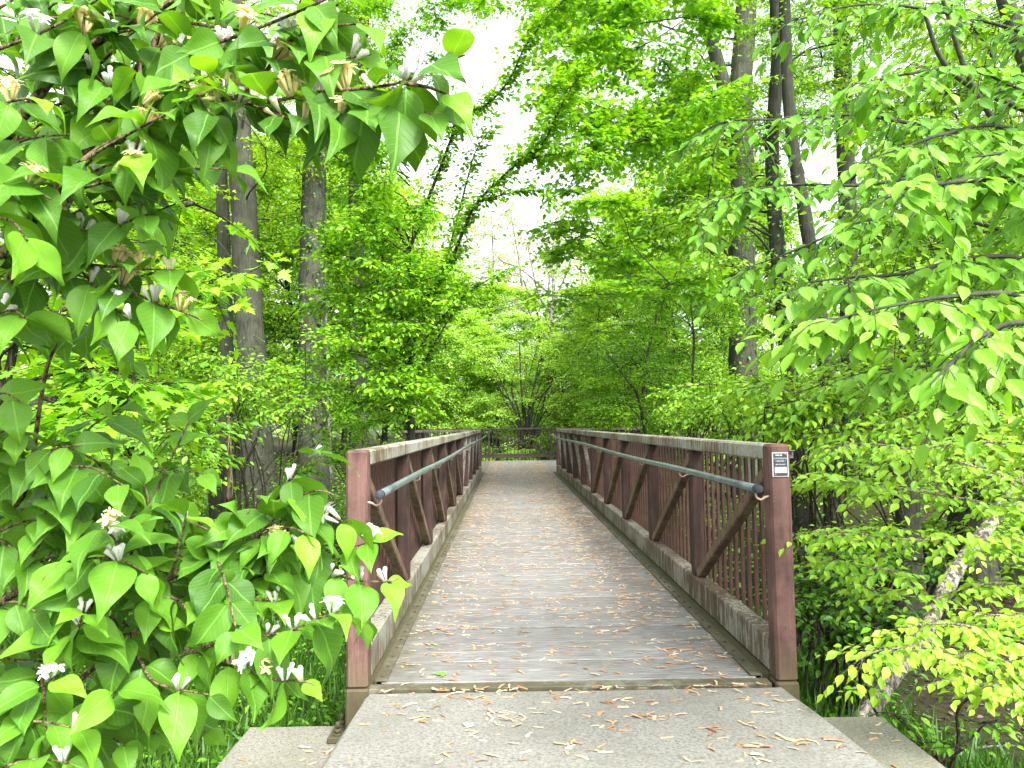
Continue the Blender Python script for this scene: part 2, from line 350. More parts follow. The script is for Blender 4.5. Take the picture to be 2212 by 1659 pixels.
    def twigs(s, A, B, C, r0, r1):
        """many thin 3-sided twigs through A, B, C"""
        n = len(A)
        if not n: return
        d = C - A; d /= np.linalg.norm(d, axis=1)[:, None] + 1e-9
        u = np.cross(d, np.array([0.2, 0.1, 1.0])); u /= np.linalg.norm(u, axis=1)[:, None] + 1e-9; w_ = np.cross(d, u)
        r0 = np.broadcast_to(np.asarray(r0, float), (n,)); r1 = np.broadcast_to(np.asarray(r1, float), (n,))
        V = []
        for P, r in ((A, r0), (B, (r0 + r1) / 2), (C, r1)):
            for k in range(3):
                a = 2 * np.pi * k / 3
                V.append(P + (u * math.cos(a) + w_ * math.sin(a)) * r[:, None])
        V = np.stack(V, 1)
        q = np.array([[r * 3 + k, r * 3 + (k + 1) % 3, r * 3 + 3 + (k + 1) % 3, r * 3 + 3 + k] for r in (0, 1) for k in range(3)])
        s.add(V.reshape(-1, 3), [(q[None] + np.arange(n)[:, None, None] * 9).reshape(-1, 4)])
    def leaves(s, P, A, Nn, S, tpl, var, curl=None):
        """tpl = (verts (k,3) as x=across, y=along, z=normal; [faces]; smooth)"""
        n = len(P)
        if not n: return
        tv, tf, sm = tpl; k = len(tv)
        A = A / (np.linalg.norm(A, axis=1)[:, None] + 1e-9)
        X = np.cross(A, Nn); X /= np.linalg.norm(X, axis=1)[:, None] + 1e-9; Z = np.cross(X, A)
        T = np.broadcast_to(tv, (n, k, 3)).copy()
        if curl is not None: T[:, :, 2] += curl[:, None] * tv[None, :, 1] ** 2
        V = P[:, None] + np.asarray(S)[:, None, None] * (T[:, :, 0:1] * X[:, None] + T[:, :, 1:2] * A[:, None] + T[:, :, 2:3] * Z[:, None])
        F = [(np.asarray(f)[None] + np.arange(n)[:, None, None] * k).reshape(-1, np.asarray(f).shape[1]) for f in tf]
        x = tv[:, 0]; uv = np.stack([x / (2 * max(abs(x).max(), 1e-6)) * 0.9 + 0.5, tv[:, 1]], 1)
        s.add(V.reshape(-1, 3), F, np.repeat(var, k), np.tile(uv, (n, 1)), sm)

def adopt(o, root):
    o.parent = root
    o.matrix_parent_inverse = Matrix.Translation(-Vector(root.location))
def thing(name, label, cat, loc=(0, 0, 0), group=None, kind=None):
    o = bpy.data.objects.new(name, None); COL.objects.link(o); o.location = loc; o.empty_display_size = 0.1
    return tag(o, label, cat, group, kind)
def tag(o, label=None, cat=None, group=None, kind=None):
    if label: o['label'] = label
    if cat: o['category'] = cat
    if group: o['group'] = group
    if kind: o['kind'] = kind
    return o
def smooth_line(pts, n=6):
    P = np.asarray(pts, float)
    if len(P) < 3: return np.linspace(P[0], P[-1], n + 1)
    Q = np.vstack([2 * P[0] - P[1], P, 2 * P[-1] - P[-2]]); out = []
    for i in range(1, len(Q) - 2):
        for t in np.linspace(0, 1, n, endpoint=False):
            a, b, c, d = Q[i - 1], Q[i], Q[i + 1], Q[i + 2]
            out.append(0.5 * (2 * b + (c - a) * t + (2 * a - 5 * b + 4 * c - d) * t * t + (3 * b - a - 3 * c + d) * t ** 3))
    return np.array(out + [P[-1]])

# leaf templates -------------------------------------------------------------
def tpl_grid(width, nrow, ncol, tip=0.0, fold=0.10, wave=0.02, serr=0, bend=0.0):
    """broad leaf as a grid folded at its midrib; width(t) half width"""
    v, f = [], []
    ts = np.linspace(0, 1, nrow)
    for i, t in enumerate(ts):
        hw = width(t)
        for j in range(ncol):
            u = -1 + 2 * j / (ncol - 1)
            h = hw * (1 + (serr * (1 if i % 2 else -1) if abs(u) == 1 else 0))
            v.append((u * h + bend * t * t, t - (0.03 * abs(u) if abs(u) == 1 and serr else 0), fold * abs(u) * hw * 2 - 0.10 * t * t - tip * max(0, t - .62) ** 2 + wave * math.sin(9 * t + 2 * u)))
    for i in range(nrow - 1):
        for j in range(ncol - 1):
            a = i * ncol + j; f.append((a, a + 1, a + ncol + 1, a + ncol))
    return np.array(v), [np.array(f)], True
def w_hon(t): return float(np.interp(t, [0, .04, .12, .22, .34, .46, .58, .68, .77, .85, .92, 1], [.004, .11, .205, .27, .305, .305, .272, .212, .140, .082, .044, .003]))
def w_elm(t): return 0.255 * (math.sin(math.pi * t ** 0.80) ** 0.80) * (1 if t < .68 else 1 - (t - .68) / .32 * .62) if 0 < t < 1 else 0.004
T_HON = tpl_grid(w_hon, 13, 5, fold=0.14, wave=0.022, tip=.9)
T_HONS = [T_HON, tpl_grid(w_hon, 13, 5, fold=0.24, wave=0.03, tip=1.6, bend=.10), tpl_grid(w_hon, 13, 5, fold=0.06, wave=0.034, tip=.4, bend=-.12), tpl_grid(lambda t: w_hon(t) * 1.14, 13, 5, fold=0.12, wave=0.03, tip=2.0, bend=.04)]
T_ELM = tpl_grid(w_elm, 15, 5, fold=0.16, wave=0.006, serr=0.05)
T_OV = (np.array([(0, 0, 0), (-.24, .26, .06), (0, .30, 0), (.24, .26, .06), (-.27, .55, .055), (0, .60, -.03), (.27, .55, .055), (0, 1, -.12)]) * 1.0,
        [np.array([(0, 2, 1), (0, 3, 2), (4, 5, 7), (5, 6, 7)]), np.array([(1, 2, 5, 4), (2, 3, 6, 5)])], False)
T_FAR = (np.array([(0, 0, 0), (-.30, .45, .07), (0, 1, -.06), (.30, .45, .07)]), [np.array([(0, 2, 1), (0, 3, 2)])], False)
_mp = [(0, 0.02), (.30, -.02), (.22, .16), (.56, .30), (.26, .38), (.30, .62), (.13, .58), (0, 1.0), (-.13, .58), (-.30, .62), (-.26, .38), (-.56, .30), (-.22, .16), (-.30, -.02)]
T_MAP = (np.array([(x, y, 0.10 * abs(x) - 0.10 * y * y - 0.12 * x * x) for x, y in _mp] + [(0, .34, 0.0)]),
         [np.array([(14, i, (i + 1) % 14) for i in range(14)])], False)
_ms = [(0, 0), (.50, .25), (.18, .36), (0, 1.0), (-.18, .36), (-.50, .25)]
T_MAPS = (np.array([(x, y, -0.08 * y * y + .05 * abs(x)) for x, y in _ms]), [np.array([(0, 1, 2), (0, 2, 3), (0, 3, 4), (0, 4, 5)])], False)
_md = [(0, 0), (.26, .02), (.17, .14), (.46, .22), (.36, .31), (.58, .45), (.30, .40), (.21, .36), (.22, .52), (.30, .66), (.15, .62), (.12, .76), (0, 1.0),
       (-.12, .76), (-.15, .62), (-.30, .66), (-.22, .52), (-.21, .36), (-.30, .40), (-.58, .45), (-.36, .31), (-.46, .22), (-.17, .14), (-.26, .02)]
T_MAPD = (np.array([(x, y, 0.12 * abs(x) - 0.12 * y * y) for x, y in _md] + [(0, .25, 0)]), [np.array([(24, i, (i + 1) % 24) for i in range(24)])], False)

DEN = 1.9
def unit(v): return v / (np.linalg.norm(v, axis=-1, keepdims=True) + 1e-9)
def sprays(lm, tm, C, D, L, leaf=0.07, tpl=T_OV, m=8, sag=0.15, droop=0.35, var=(0.5, 0.2), flat=0.35, twig_r=0.004, jit=0.25, petiole=0.02, face=(0, 0, 1)):
    """leafy twigs: C starts, D directions, L lengths; lm leaf MB, tm twig MB"""
    n = len(C); D = unit(D); L = np.broadcast_to(np.asarray(L, float), (n,))
    down = np.array([0, 0, -1.0])
    def path(t): return C + D * (L * t)[:, None] + down * (sag * L * t * t)[:, None]
    if tm is not None: tm.twigs(C, path(np.full(n, .5)), path(np.ones(n)), twig_r, twig_r * 0.45)
    side = unit(np.cross(D, np.array([0, 0, 1.0])) + 1e-6)
    cv = np.clip(rng.normal(var[0], var[1] * 0.7, n), 0, 1)
    for j in range(m):
        t = np.clip((j + 0.6 + rng.random(n) * 0.5) / m, 0, 1)
        P = path(t); sg = 1.0 if j % 2 else -1.0
        A = D * (0.55 + 0.5 * (j == m - 1)) + side * (sg * (0.85 if j < m - 1 else 0.1)) + down * droop + rng.normal(0, jit, (n, 3))
        A = unit(A)
        Nn = unit(np.asarray(face, float) + rng.normal(0, flat, (n, 3)))
        S = leaf * (0.65 + 0.6 * rng.random(n)) * (1.0 if j < m - 1 else 0.85)
        vv = np.clip(cv + rng.normal(0, var[1] * 0.6, n) + (0.12 if j >= m - 2 else 0), 0, 1)
        lm.leaves(P + A * petiole, A, Nn, S, tpl, vv)

def clump(lm, tm, c, r, n, out=0.6, **kw):
    """a bough end: sprays that leave sub-twigs around c within radii r"""
    c = np.asarray(c, float); r = np.asarray(r, float); n = max(2, int(n * DEN))
    k = max(3, n // 10)
    sub = rng.normal(0, 0.5, (k, 3)); sub = sub / np.maximum(1, np.linalg.norm(sub, axis=1))[:, None] * r + c
    if tm is not None:
        mid = (sub + c) / 2 + rng.normal(0, 0.06, (k, 3)) * r
        tm.twigs(np.broadcast_to(c, (k, 3)), mid, sub, kw.get('twig_r', .004) * 2.4, kw.get('twig_r', .004))
    i = rng.integers(0, k, n); t = 0.25 + 0.75 * rng.random(n)
    C = c + (sub[i] - c) * t[:, None] + rng.normal(0, 0.05, (n, 3)) * r
    D = unit((sub[i] - c) / (r.max() + 1e-9) * out + rng.normal(0, 0.5, (n, 3)) * np.array([1, 1, 0.32]))
    L = kw.pop('L', 0.5) * (0.6 + 0.8 * rng.random(n))
    sprays(lm, tm, C, D, L, **kw)

def limb(bm, p, q, r0, r1, bow=0.12, sides=6, n=7):
    p = np.asarray(p, float); q = np.asarray(q, float); L = np.linalg.norm(q - p)
    m1 = p + (q - p) * .35 + np.array([rng.normal(0, .05), rng.normal(0, .05), bow]) * L
    m2 = p + (q - p) * .7 + np.array([rng.normal(0, .05), rng.normal(0, .05), bow * .8]) * L
    pts = smooth_line([p, m1, m2, q], 4)
    bm.tube(pts, np.linspace(r0, r1, len(pts)), sides, caps=False)
    return pts

def trunk(bm, pts, r0, r1, sides=14, flare=0.5, wob=0.06):
    P = smooth_line(pts, 8); n = len(P)
    z = np.linspace(0, 1, n); r = r0 + (r1 - r0) * z
    hgt = np.linalg.norm(P - P[0], axis=1); r = r * (1 + flare * np.exp(-hgt / (2.2 * r0 + 0.1)))
    bm.tube(P, r, sides, wob=wob)
    return P

def pick(P, z): return P[int(np.argmin(abs(P[:, 2] - z)))]

# ------------------------------------------------------------------ ground
def gz(x, y):
    x = np.asarray(x, float); y = np.asarray(y, float)
    ax = np.abs(x - 0.4)
    up = np.clip((ax - 2.2) / 4.5, 0, 1) * np.clip((y - 6) / 8, 0, 1)
    far = np.clip((y - 22) / 12, 0, 1); wide = np.clip((ax - 6) / 14, 0, 1)
    z = -0.78 - 0.55 * np.clip((y - 4) / 5, 0, 1) * (1 - np.clip((y - 17) / 6, 0, 1)) * np.exp(-(ax / 5) ** 2)
    z = z + 0.85 * np.clip(up + far * .55 + wide * .6, 0, 1)
    z = z - 0.35 * np.exp(-((x - 4.6) / 1.6) ** 2 - ((y - 6.4) / 2.6) ** 2)
    return z + 0.07 * np.sin(x * 1.3 + 0.7 * y) * np.cos(y * 0.9 - x * .4) + 0.04 * np.sin(3.1 * x) * np.sin(2.7 * y)
def axis_vals(lo, hi, fine_lo, fine_hi, step, growth=1.18):
    v = list(np.arange(fine_lo, fine_hi + 1e-6, step)); s = step
    while v[-1] < hi: s *= growth; v.append(v[-1] + s)
    s = step
    while v[0] > lo: s *= growth; v.insert(0, v[0] - s)
    return np.array(v)
gx = axis_vals(-160, 160, -9, 10, 0.2); gy = axis_vals(-25, 140, 1.5, 22, 0.2)
GX, GY = np.meshgrid(gx, gy, indexing='ij'); GZ = gz(GX, GY)
g = MB(); ny = len(gy); I = np.arange(len(gx) - 1)[:, None] * ny; J = np.arange(ny - 1)[None, :]
g.add(np.stack([GX, GY, GZ], -1).reshape(-1, 3), [np.stack([I + J, I + ny + J, I + ny + J + 1, I + J + 1], -1).reshape(-1, 4)], smooth=True)
tag(g.build('ground', M['ground']), kind='structure')

# ------------------------------------------------------------------ abutment and approach slab
Y0, XL, XR, LB, T = 4.2977, -0.8239, 1.5394, 18.843, 1.37
PWD = 0.125
ab = thing('concrete_abutment', 'low stained concrete ledge showing on both sides of the approach slab', 'abutment', (0.36, 3.0, -1.3))
def ledge_mesh():
    b = MB(); c = 0.028; x0, x1, y0, y1, z0, z1 = -1.60, 2.27, 1.2, 4.55, -1.4, -0.292
    prof = [(y1, z0), (y1, z1 - c), (y1 - c, z1), (y0, z1), (y0, z0)]
    xs = np.array([x0, x0 + c, *np.linspace(x0 + .2, x1 - .2, 20), x1 - c, x1])
    v = []
    for i, x in enumerate(xs):
        e = i in (0, len(xs) - 1)
        for (y, z) in prof:
            zz = z - (c if e and z > z1 - c - 1e-6 and z >= z1 else 0)
            v.append((x, y - (0.0 if not e else 0.0) + rng.normal(0, .002), zz + rng.normal(0, .0012)))
    n = 5; f = [[i * n + j, (i + 1) * n + j, (i + 1) * n + (j + 1) % n, i * n + (j + 1) % n] for i in range(len(xs) - 1) for j in range(n)]
    b.add(v, [f, [[4, 3, 2, 1, 0]], [[(len(xs) - 1) * n + j for j in range(n)]]])
    return b
ledge_mesh().build('ledge', M['concrete_old'], ab)
sl = MB(); c = 0.022
ys = np.array([1.0, 2.0, 2.8, 3.2, 3.5, 3.8, 4.05, 4.235 - c, 4.235]); ramp_z = np.array([.11, .105, .09, .075, .055, .035, .014, 0.001, -c])
xa, xb = -0.818, 1.556
v = []
for y, z in zip(ys, ramp_z):
    for (x, dz) in ((xa, -0.31), (xa, -c), (xa + c, 0), *[(q, 0) for q in np.linspace(xa + .2, xb - .2, 9)], (xb - c, 0), (xb, -c), (xb, -0.31)):
        v.append((x + rng.normal(0, .0025), y + rng.normal(0, .002), (-0.31 if dz == -0.31 else z + dz + rng.normal(0, .0008))))
n = 15
f = [[i * n + j, i * n + j + 1, (i + 1) * n + j + 1, (i + 1) * n + j] for i in range(len(ys) - 1) for j in range(n - 1)]
sl.add(v, [f, [[(len(ys) - 1) * n + j for j in range(n)]]])
tag(sl.build('concrete_slab', M['concrete']), 'pale speckled concrete approach slab scattered with seeds before the bridge', 'slab')

# ------------------------------------------------------------------ footbridge
br = thing('footbridge', 'rusty steel truss footbridge with a grey plank deck and two handrails', 'footbridge', ((XL + XR) / 2, Y0, 0))
YE = Y0 + LB; NP = 10; PL = (LB - PWD) / NP
node = [Y0 + PWD / 2 + i * PL for i in range(NP + 1)]
# deck
dk = MB(); px0, px1 = XL + 0.062, XR - 0.088; y = Y0 + 0.10; k = 0
while y < YE - 0.04:
    wd = 0.188; z = rng.normal(0, 0.0018)
    y2 = min(y + wd, YE - 0.04)
    dk.obb(np.array([(px0 + px1) / 2, (y + y2 - .013) / 2, -0.03 + z]), np.array([[1, 0, rng.normal(0, .0006)], [0, 1, 0], [0, 0, 1.0]]), np.array([(px1 - px0) / 2 + rng.normal(0, .002), (y2 - y - .013) / 2, 0.03]), 0.005, rng.random())
    y = y2
dk.build('deck', M['wood'], br)
b = MB(); b.box(px0 - .06, px1 + .06, Y0 + 0.005, Y0 + 0.092, -0.05, -0.004, bev=0.004); b.build('end_plate', M['curb'], br)
b = MB(); b.box(px0 - .1, px1 + .1, YE - 0.035, YE + 0.06, -0.05, -0.006, bev=0.004); b.build('end_plate', M['far_steel'], br)
for sgn, xin in ((-1, XL), (1, XR)):
    # curb angle with bolts
    b = MB(); xc = px0 if sgn < 0 else px1
    b.box(xc - 0.032, xc + 0.032, Y0 + 0.10, YE - 0.05, 0.004, 0.016, bev=0.003)
    b.box(xc + sgn * 0.034 - 0.004, xc + sgn * 0.034 + 0.004, Y0 + 0.10, YE - 0.05, -0.07, 0.015)
    cb = b.build('curb_angle', M['curb'], br)
    bb = MB()
    for yy in np.arange(Y0 + 0.16, YE - .1, 0.188 * 1):
        bb.tube([(xc, yy, 0.016), (xc, yy, 0.024), (xc, yy, 0.027)], [0.011, 0.010, 0.005], 6)
    o = bb.build('bolts', M['dark_steel'], cb); o['kind'] = 'stuff'
    b = MB(); xa_, xb_ = sorted((xc + sgn * .0385, xin + sgn * .06)); b.box(xa_, xb_, Y0 + .13, YE - .1, -.075, .010); b.build('stringer', M['mossy'], br)
    x0 = xin if sgn > 0 else xin - PWD; x1 = x0 + PWD; xm = (x0 + x1) / 2
    side = bpy.data.objects.new('truss_side', None); COL.objects.link(side); side.location = (xm, Y0, 0); side.parent = br
    side.matrix_parent_inverse = Matrix.Translation(-br.location)
    def put(mb, name, mat):
        o = mb.build(name, mat); o.parent = side
        o.matrix_parent_inverse = Matrix.Translation(-Vector((xm, Y0, 0)))
        return o
    b = MB(); b.box(x0 + .002, x1 - .002, Y0 + PWD, YE - PWD, 1.272, T, bev=0.012); put(b, 'top_chord', M['steel_top'])
    b = MB(); b.box(x0 + .004, x1 - .004, Y0 + PWD, YE - PWD, 0.018, 0.222, bev=0.010); put(b, 'bottom_chord', M['steel_lichen'])
    for e, yy in ((0, Y0), (1, YE - PWD)):
        b = MB(); b.box(x0, x1, yy, yy + PWD, 0.0, T + .001, bev=0.014); po = put(b, 'end_post', M['steel_front'])
        b = MB(); b.box(x0 - .006, x1 + .006, yy - .004, yy + PWD + .004, -0.256, -0.001, bev=0.012); put(b, 'post_base', M['steel'])
        if e == 0:
            b = MB(); b.box(x0 - .10 if sgn < 0 else x1 - .14, x0 + .14 if sgn < 0 else x1 + .10, Y0 - .035, Y0 + .20, -0.291, -0.257, bev=0.004); put(b, 'base_plate', M['dark_steel'])
            for q in (0.02, 0.145):
                b = MB(); xx = x0 - .052 if sgn < 0 else x1 + .052
                b.tube([(xx, Y0 + q, -.257), (xx, Y0 + q, -.250), (xx, Y0 + q, -.2495)], [.030, .030, .017], 16)
                b.tube([(xx, Y0 + q, -.250), (xx, Y0 + q, -.226)], [.020, .020], 6); b.tube([(xx, Y0 + q, -.226), (xx, Y0 + q, -.195), (xx, Y0 + q, -.188)], [.0125, .0125, .008], 10)
                put(b, 'anchor_bolt', M['dark_steel'])
    for i in range(1, NP):
        b = MB(); b.box(xm - .05, xm + .05, node[i] - .05, node[i] + .05, 0.223, 1.271, bev=0.010); put(b, 'vertical_post', M['steel'])
    for i in range(NP):
        if i < NP // 2: p, q = (xm, node[i] + .06, 1.235), (xm, node[i + 1] - .07, 0.245)
        else: p, q = (xm, node[i + 1] - .06, 1.235), (xm, node[i] + .07, 0.245)
        b = MB(); b.beam(p, q, 0.075, 0.075, 0.008); put(b, 'diagonal_brace', M['steel_tan_lit'] if i < NP // 2 else M['steel_speck'])
    # pickets on the outer face; rails that hold them
    xp = xm + sgn * (PWD / 2 + 0.013)
    yv = [node[i] + PL * (k + .5) / 13 for i in range(NP) for k in range(13)]
    pm = None; rest = MB()
    for k, yy in enumerate(yv):
        if k < 46:
            if pm is None:
                b = MB(); b.box(xp - .012, xp + .012, yy - .014, yy + .014, -0.06, 1.30, bev=0.003); o = put(b, 'picket', M['rust_shaded']); pm = o; py0 = yy
            else:
                o = pm.copy(); COL.objects.link(o); o.location = (0, yy - py0, 0)
        else: rest.box(xp - .012, xp + .012, yy - .014, yy + .014, -0.06, 1.30, bev=0.003)
    o = put(rest, 'picket', M['rust_shaded']); o['kind'] = 'stuff'
    # handrail
    xh = xin - sgn * 0.078; zh = 1.112
    pts = [(xh, Y0 - .02, zh), (xh, Y0 + 2, zh), *[(xh, Y0 + 2 + (LB - 3.4) * t, zh - .012 * math.sin(9 * t)) for t in np.linspace(.1, .95, 8)], (xh - sgn * .01, YE - 1.0, zh + .005), (xh - sgn * .05, YE - .3, zh + .05), (xh - sgn * .09, YE + .15, zh + .06)]
    b = MB(); b.tube(smooth_line(pts, 5), 0.0245, 18); hr = b.build('handrail', M['pipe'], br)
    b = MB(); b.tube([(xh, Y0 - .034, zh), (xh, Y0 - .030, zh), (xh, Y0 + .012, zh)], [.021, .0258, .0258], 18); b.build('end_cap', M['cap'], hr)
    for yy in [Y0 + .03] + node[1:NP]:
        b = MB(); xq = xin if yy < Y0 + .1 else xm - sgn * .05
        b.tube(smooth_line([(xh, yy, zh - .02), (xh + sgn * .004, yy, zh - .052), (xh + sgn * .030, yy, zh - .066), (xh + sgn * .055, yy, zh - .052), (xq + sgn * .004, yy, zh - .046)], 4), 0.0065, 8)
        b.build('bracket', M['bracket'], hr)
# plaque and the little angle bracket on the right end post
pq = bpy.data.objects.new('plaque', None); COL.objects.link(pq); pcx = XR + PWD / 2 - .002; pcz = 1.252; pq.location = (pcx, Y0, pcz); pq.parent = br; pq.matrix_parent_inverse = Matrix.Translation(-br.location)
pq['label'] = 'small black and silver plaque riveted near the post top'
def pput(o):
    o.parent = pq; o.matrix_parent_inverse = Matrix.Translation(-Vector((pcx, Y0, pcz))); return o
hw, hh = 0.0475, 0.0715
b = MB(); b.box(pcx - hw, pcx + hw, Y0 - .0065, Y0 - .001, pcz - hh, pcz + hh, bev=.001); pput(b.build('plate', M['plate_edge']))
b = MB(); b.box(pcx - hw + .0065, pcx + hw - .0065, Y0 - .0085, Y0 - .0068, pcz - hh + .006, pcz + hh - .006); pput(b.build('black_field', M['plate_black']))
b = MB(); b.box(pcx - .035, pcx + .036, Y0 - .0100, Y0 - .0088, pcz - .049, pcz - .014); pput(b.build('blank_panel', M['plate_text']))
for dx, dz in ((.031, .058), (-.033, -.058)):
    b = MB(); b.tube([(pcx + dx, Y0 - .0088, pcz + dz), (pcx + dx, Y0 - .012, pcz + dz), (pcx + dx, Y0 - .0135, pcz + dz)], [.0065, .006, .003], 10); pput(b.build('rivet', M['rivet']))
for txt, z, sz in (('CONTINENTAL', .036, .0122), ('\u2022 BRIDGE \u2022', .0205, .0132), ('800-328-2047', .0015, .0102)):
    cu = bpy.data.curves.new('lettering', 'FONT'); cu.body = txt; cu.size = sz; cu.align_x = 'CENTER'; cu.extrude = 0.0003; cu.offset = 0.0002
    o = bpy.data.objects.new('lettering', cu); COL.objects.link(o)
    dg = bpy.context.evaluated_depsgraph_get(); me = bpy.data.meshes.new_from_object(o.evaluated_get(dg)); bpy.data.objects.remove(o)
    o = bpy.data.objects.new('lettering', me); COL.objects.link(o); me.materials.clear(); me.materials.append(M['plate_text'])
    o.location = (pcx, Y0 - .0092, pcz + z - .004); o.rotation_euler = (math.pi / 2, 0, 0); pput(o)
b = MB()
for dx, wq in ((-.018, .022), (.004, .014)): b.box(pcx + dx - wq / 2, pcx + dx + wq / 2, Y0 - .0096, Y0 - .0087, pcz + .051, pcz + .059)
pput(b.build('emblem', M['plate_text']))
b = MB(); b.box(XR + PWD + .001, XR + PWD + .036, Y0 + .05, Y0 + .056, 1.285, 1.335, bev=.001); b.box(XR + PWD + .002, XR + PWD + .036, Y0 + .02, Y0 + .0495, 1.328, 1.335, bev=.001); b.build('corner_bracket', M['steel_speck'], br)
# cross beams under the deck
for i in range(0, NP + 1):
    b = MB(); yy = min(max(node[i], Y0 + .2), YE - .2); b.box(XL + .01, XR - .01, yy - .05, yy + .05, -0.24, -0.075, bev=.006); b.build('cross_beam', M['dark_steel'], br)

# ------------------------------------------------------------------ viewing platform beyond the bridge
pf = thing('viewing_platform', 'wooden platform with dark cross braced railing at the far bridge end', 'platform', (0.4, 27.5, 0))
PX0, PX1, PY0, PY1 = -3.42, 4.50, YE + .07, 31.0
d2 = MB(); y = PY0
while y < PY1 - .02:
    y2 = min(y + .188, PY1); d2.box(PX0, PX1, y, y2 - .006, -.06, -.004 + rng.normal(0, .0015), rng.random(), bev=.004); y = y2
d2.build('deck', M['wood'], pf)
b = MB()
for yy in np.arange(PY0 + .2, PY1, 1.8): b.box(PX0 + .1, PX1 - .1, yy - .06, yy + .06, -.3, -.064)
b.build('joists', M['dark_steel'], pf)
for xx in (PX0 + .3, .4, PX1 - .3):
    for yy in (PY0 + .4, PY1 - .4):
        b = MB(); b.box(xx - .09, xx + .09, yy - .09, yy + .09, float(gz(xx, yy)) - .2, -.301, bev=.01); b.build('pier', M['dark_steel'], pf)
def railing(p, q, npan, first_brace=True):
    p = np.array([*p, 0.0]); q = np.array([*q, 0.0]); d = q - p; L = np.linalg.norm(d); d /= L; s = np.array([-d[1], d[0], 0])
    rl = bpy.data.objects.new('railing', None); COL.objects.link(rl); rl.location = p; rl.parent = pf; rl.matrix_parent_inverse = Matrix.Translation(-pf.location)
    def rp(mb, nm, mat=M['far_steel']):
        o = mb.build(nm, mat); o.parent = rl; o.matrix_parent_inverse = Matrix.Translation(-Vector(p)); return o
    z = np.array([0, 0, 1.0])
    b = MB(); b.beam(p + z * 1.33, q + z * 1.33, .13, .08, .01, s); rp(b, 'top_rail', M['steel_speck'] if npan < 2 else M['far_steel'])
    b = MB(); b.beam(p + z * .20 + d * .04, q + z * .20 - d * .04, .08, .16, .01, s); rp(b, 'bottom_rail')
    for i in range(npan + 1):
        c = p + d * (L * i / npan); c = c + d * (.05 if i == 0 else -.05 if i == npan else 0)
        b = MB(); b.beam(c + z * -.1, c + z * 1.289, .09, .09, .008, s); rp(b, 'post')
    pk = MB(); nn = int(L / .155)
    for i in range(1, nn):
        c = p + d * (L * i / nn) + s * .062
        pk.beam(c - z * .02, c + z * 1.289, .022, .03, .003, s)
    o = rp(pk, 'picket'); o['kind'] = 'stuff'
    for i in range(npan):
        a = p + d * (L * i / npan + .08); e = p + d * (L * (i + 1) / npan - .08)
        for u, (za, zb) in enumerate(((.29, 1.28), (1.28, .29))):
            b = MB(); b.beam(a + z * za - s * (.01 + .045 * u), e + z * zb - s * (.01 + .045 * u), .04, .045, .004, s); rp(b, 'brace')
railing((PX0, PY1), (PX1, PY1), 3)
railing((XL - PWD - .08, YE + .25), (PX0 + .1, YE + .25), 1)
railing((PX1 - .1, YE + .25), (XR + PWD + .08, YE + .25), 1)
railing((PX0, PY0 + 1.2), (PX0, PY1 - .12), 3)
railing((PX1, PY1 - .12), (PX1, PY0 + 1.2), 3)

exec_after = []
# ------------------------------------------------------------------ honeysuckle bush close on the left
def place(pts): return smooth_line([at(*p) for p in pts], 6)
hb = thing('honeysuckle_bush', 'large honeysuckle bush with broad green leaves and white and yellow blossoms, close on the left', 'bush', (-1.9, 1.7, float(gz(-1.9, 1.7))))
HL, HS = MB(), MB(); blossoms = []
UPV = np.array([0, 0, 1.0])
def shoot(P, spacing=0.045, leaf=0.07, start=0.1, var=0.45, r0=0.0028, fl=0.35, end_pair=True, yellow=0.35, big_end=False):
    """one leafy shoot along polyline P with opposite leaves and paired blossoms"""
    HS.tube(P, np.linspace(r0, 0.0011, len(P)), 7, caps=False)
    seg = np.linalg.norm(np.diff(P, axis=0), axis=1); cum = np.concatenate([[0], np.cumsum(seg)]); L = cum[-1]
    s = L * start; k = 0
    while s < L + 1e-6:
        p = np.array([np.interp(s, cum, P[:, i]) for i in range(3)]); j = min(len(P) - 2, int(np.searchsorted(cum, s)));  j = max(j, 1)
        d = unit(P[j] - P[j - 1]); last = s + spacing > L
        side = np.cross(d, UPV if k % 2 == 0 or abs(d[2]) > .6 else UPV + d); sd = unit(side) if np.linalg.norm(side) > .2 else np.array([1., 0, 0])
        toward = unit(np.array([0, 0, H]) - p)
        for sg in (-1, 1):
            if rng.random() < 0.06: continue
            A = sd * sg * rng.uniform(.35, .95) + d * rng.uniform(.1, .6) + np.array([0, 0, -1]) * rng.uniform(-.05, .95) + rng.normal(0, .2, 3)
            if last: A += d * .5
            nn = UPV * rng.uniform(.5, 1.0) + toward * rng.uniform(.0, .75) + rng.normal(0, .28, 3)
            S = leaf * rng.uniform(.72, 1.18) * (1.0 if not last else .8)
            v_ = np.clip(var - .06 + rng.normal(0, .20) + (.32 if last else 0) , 0, 1)
            A = unit(A)
            HL.leaves((p + A * .006)[None], A[None], nn[None], np.array([S]), T_HONS[int(rng.integers(0, 4))], np.array([v_]), np.array([rng.uniform(-.42, .14)]))
        if rng.random() < fl and not (last and big_end):
            blossoms.append((p, unit(UPV * .9 + rng.normal(0, .3, 3) + toward * .2), rng.random() < yellow))
        s += spacing * rng.uniform(.85, 1.2) * (0.75 if s > L * .75 else 1); k += 1
def woody(pts, r0, r1):
    P = place(pts); HS.tube(P, np.linspace(r0, r1, len(P)), 9); return P
root = np.array([-1.9, 1.7, float(gz(-1.9, 1.7))])
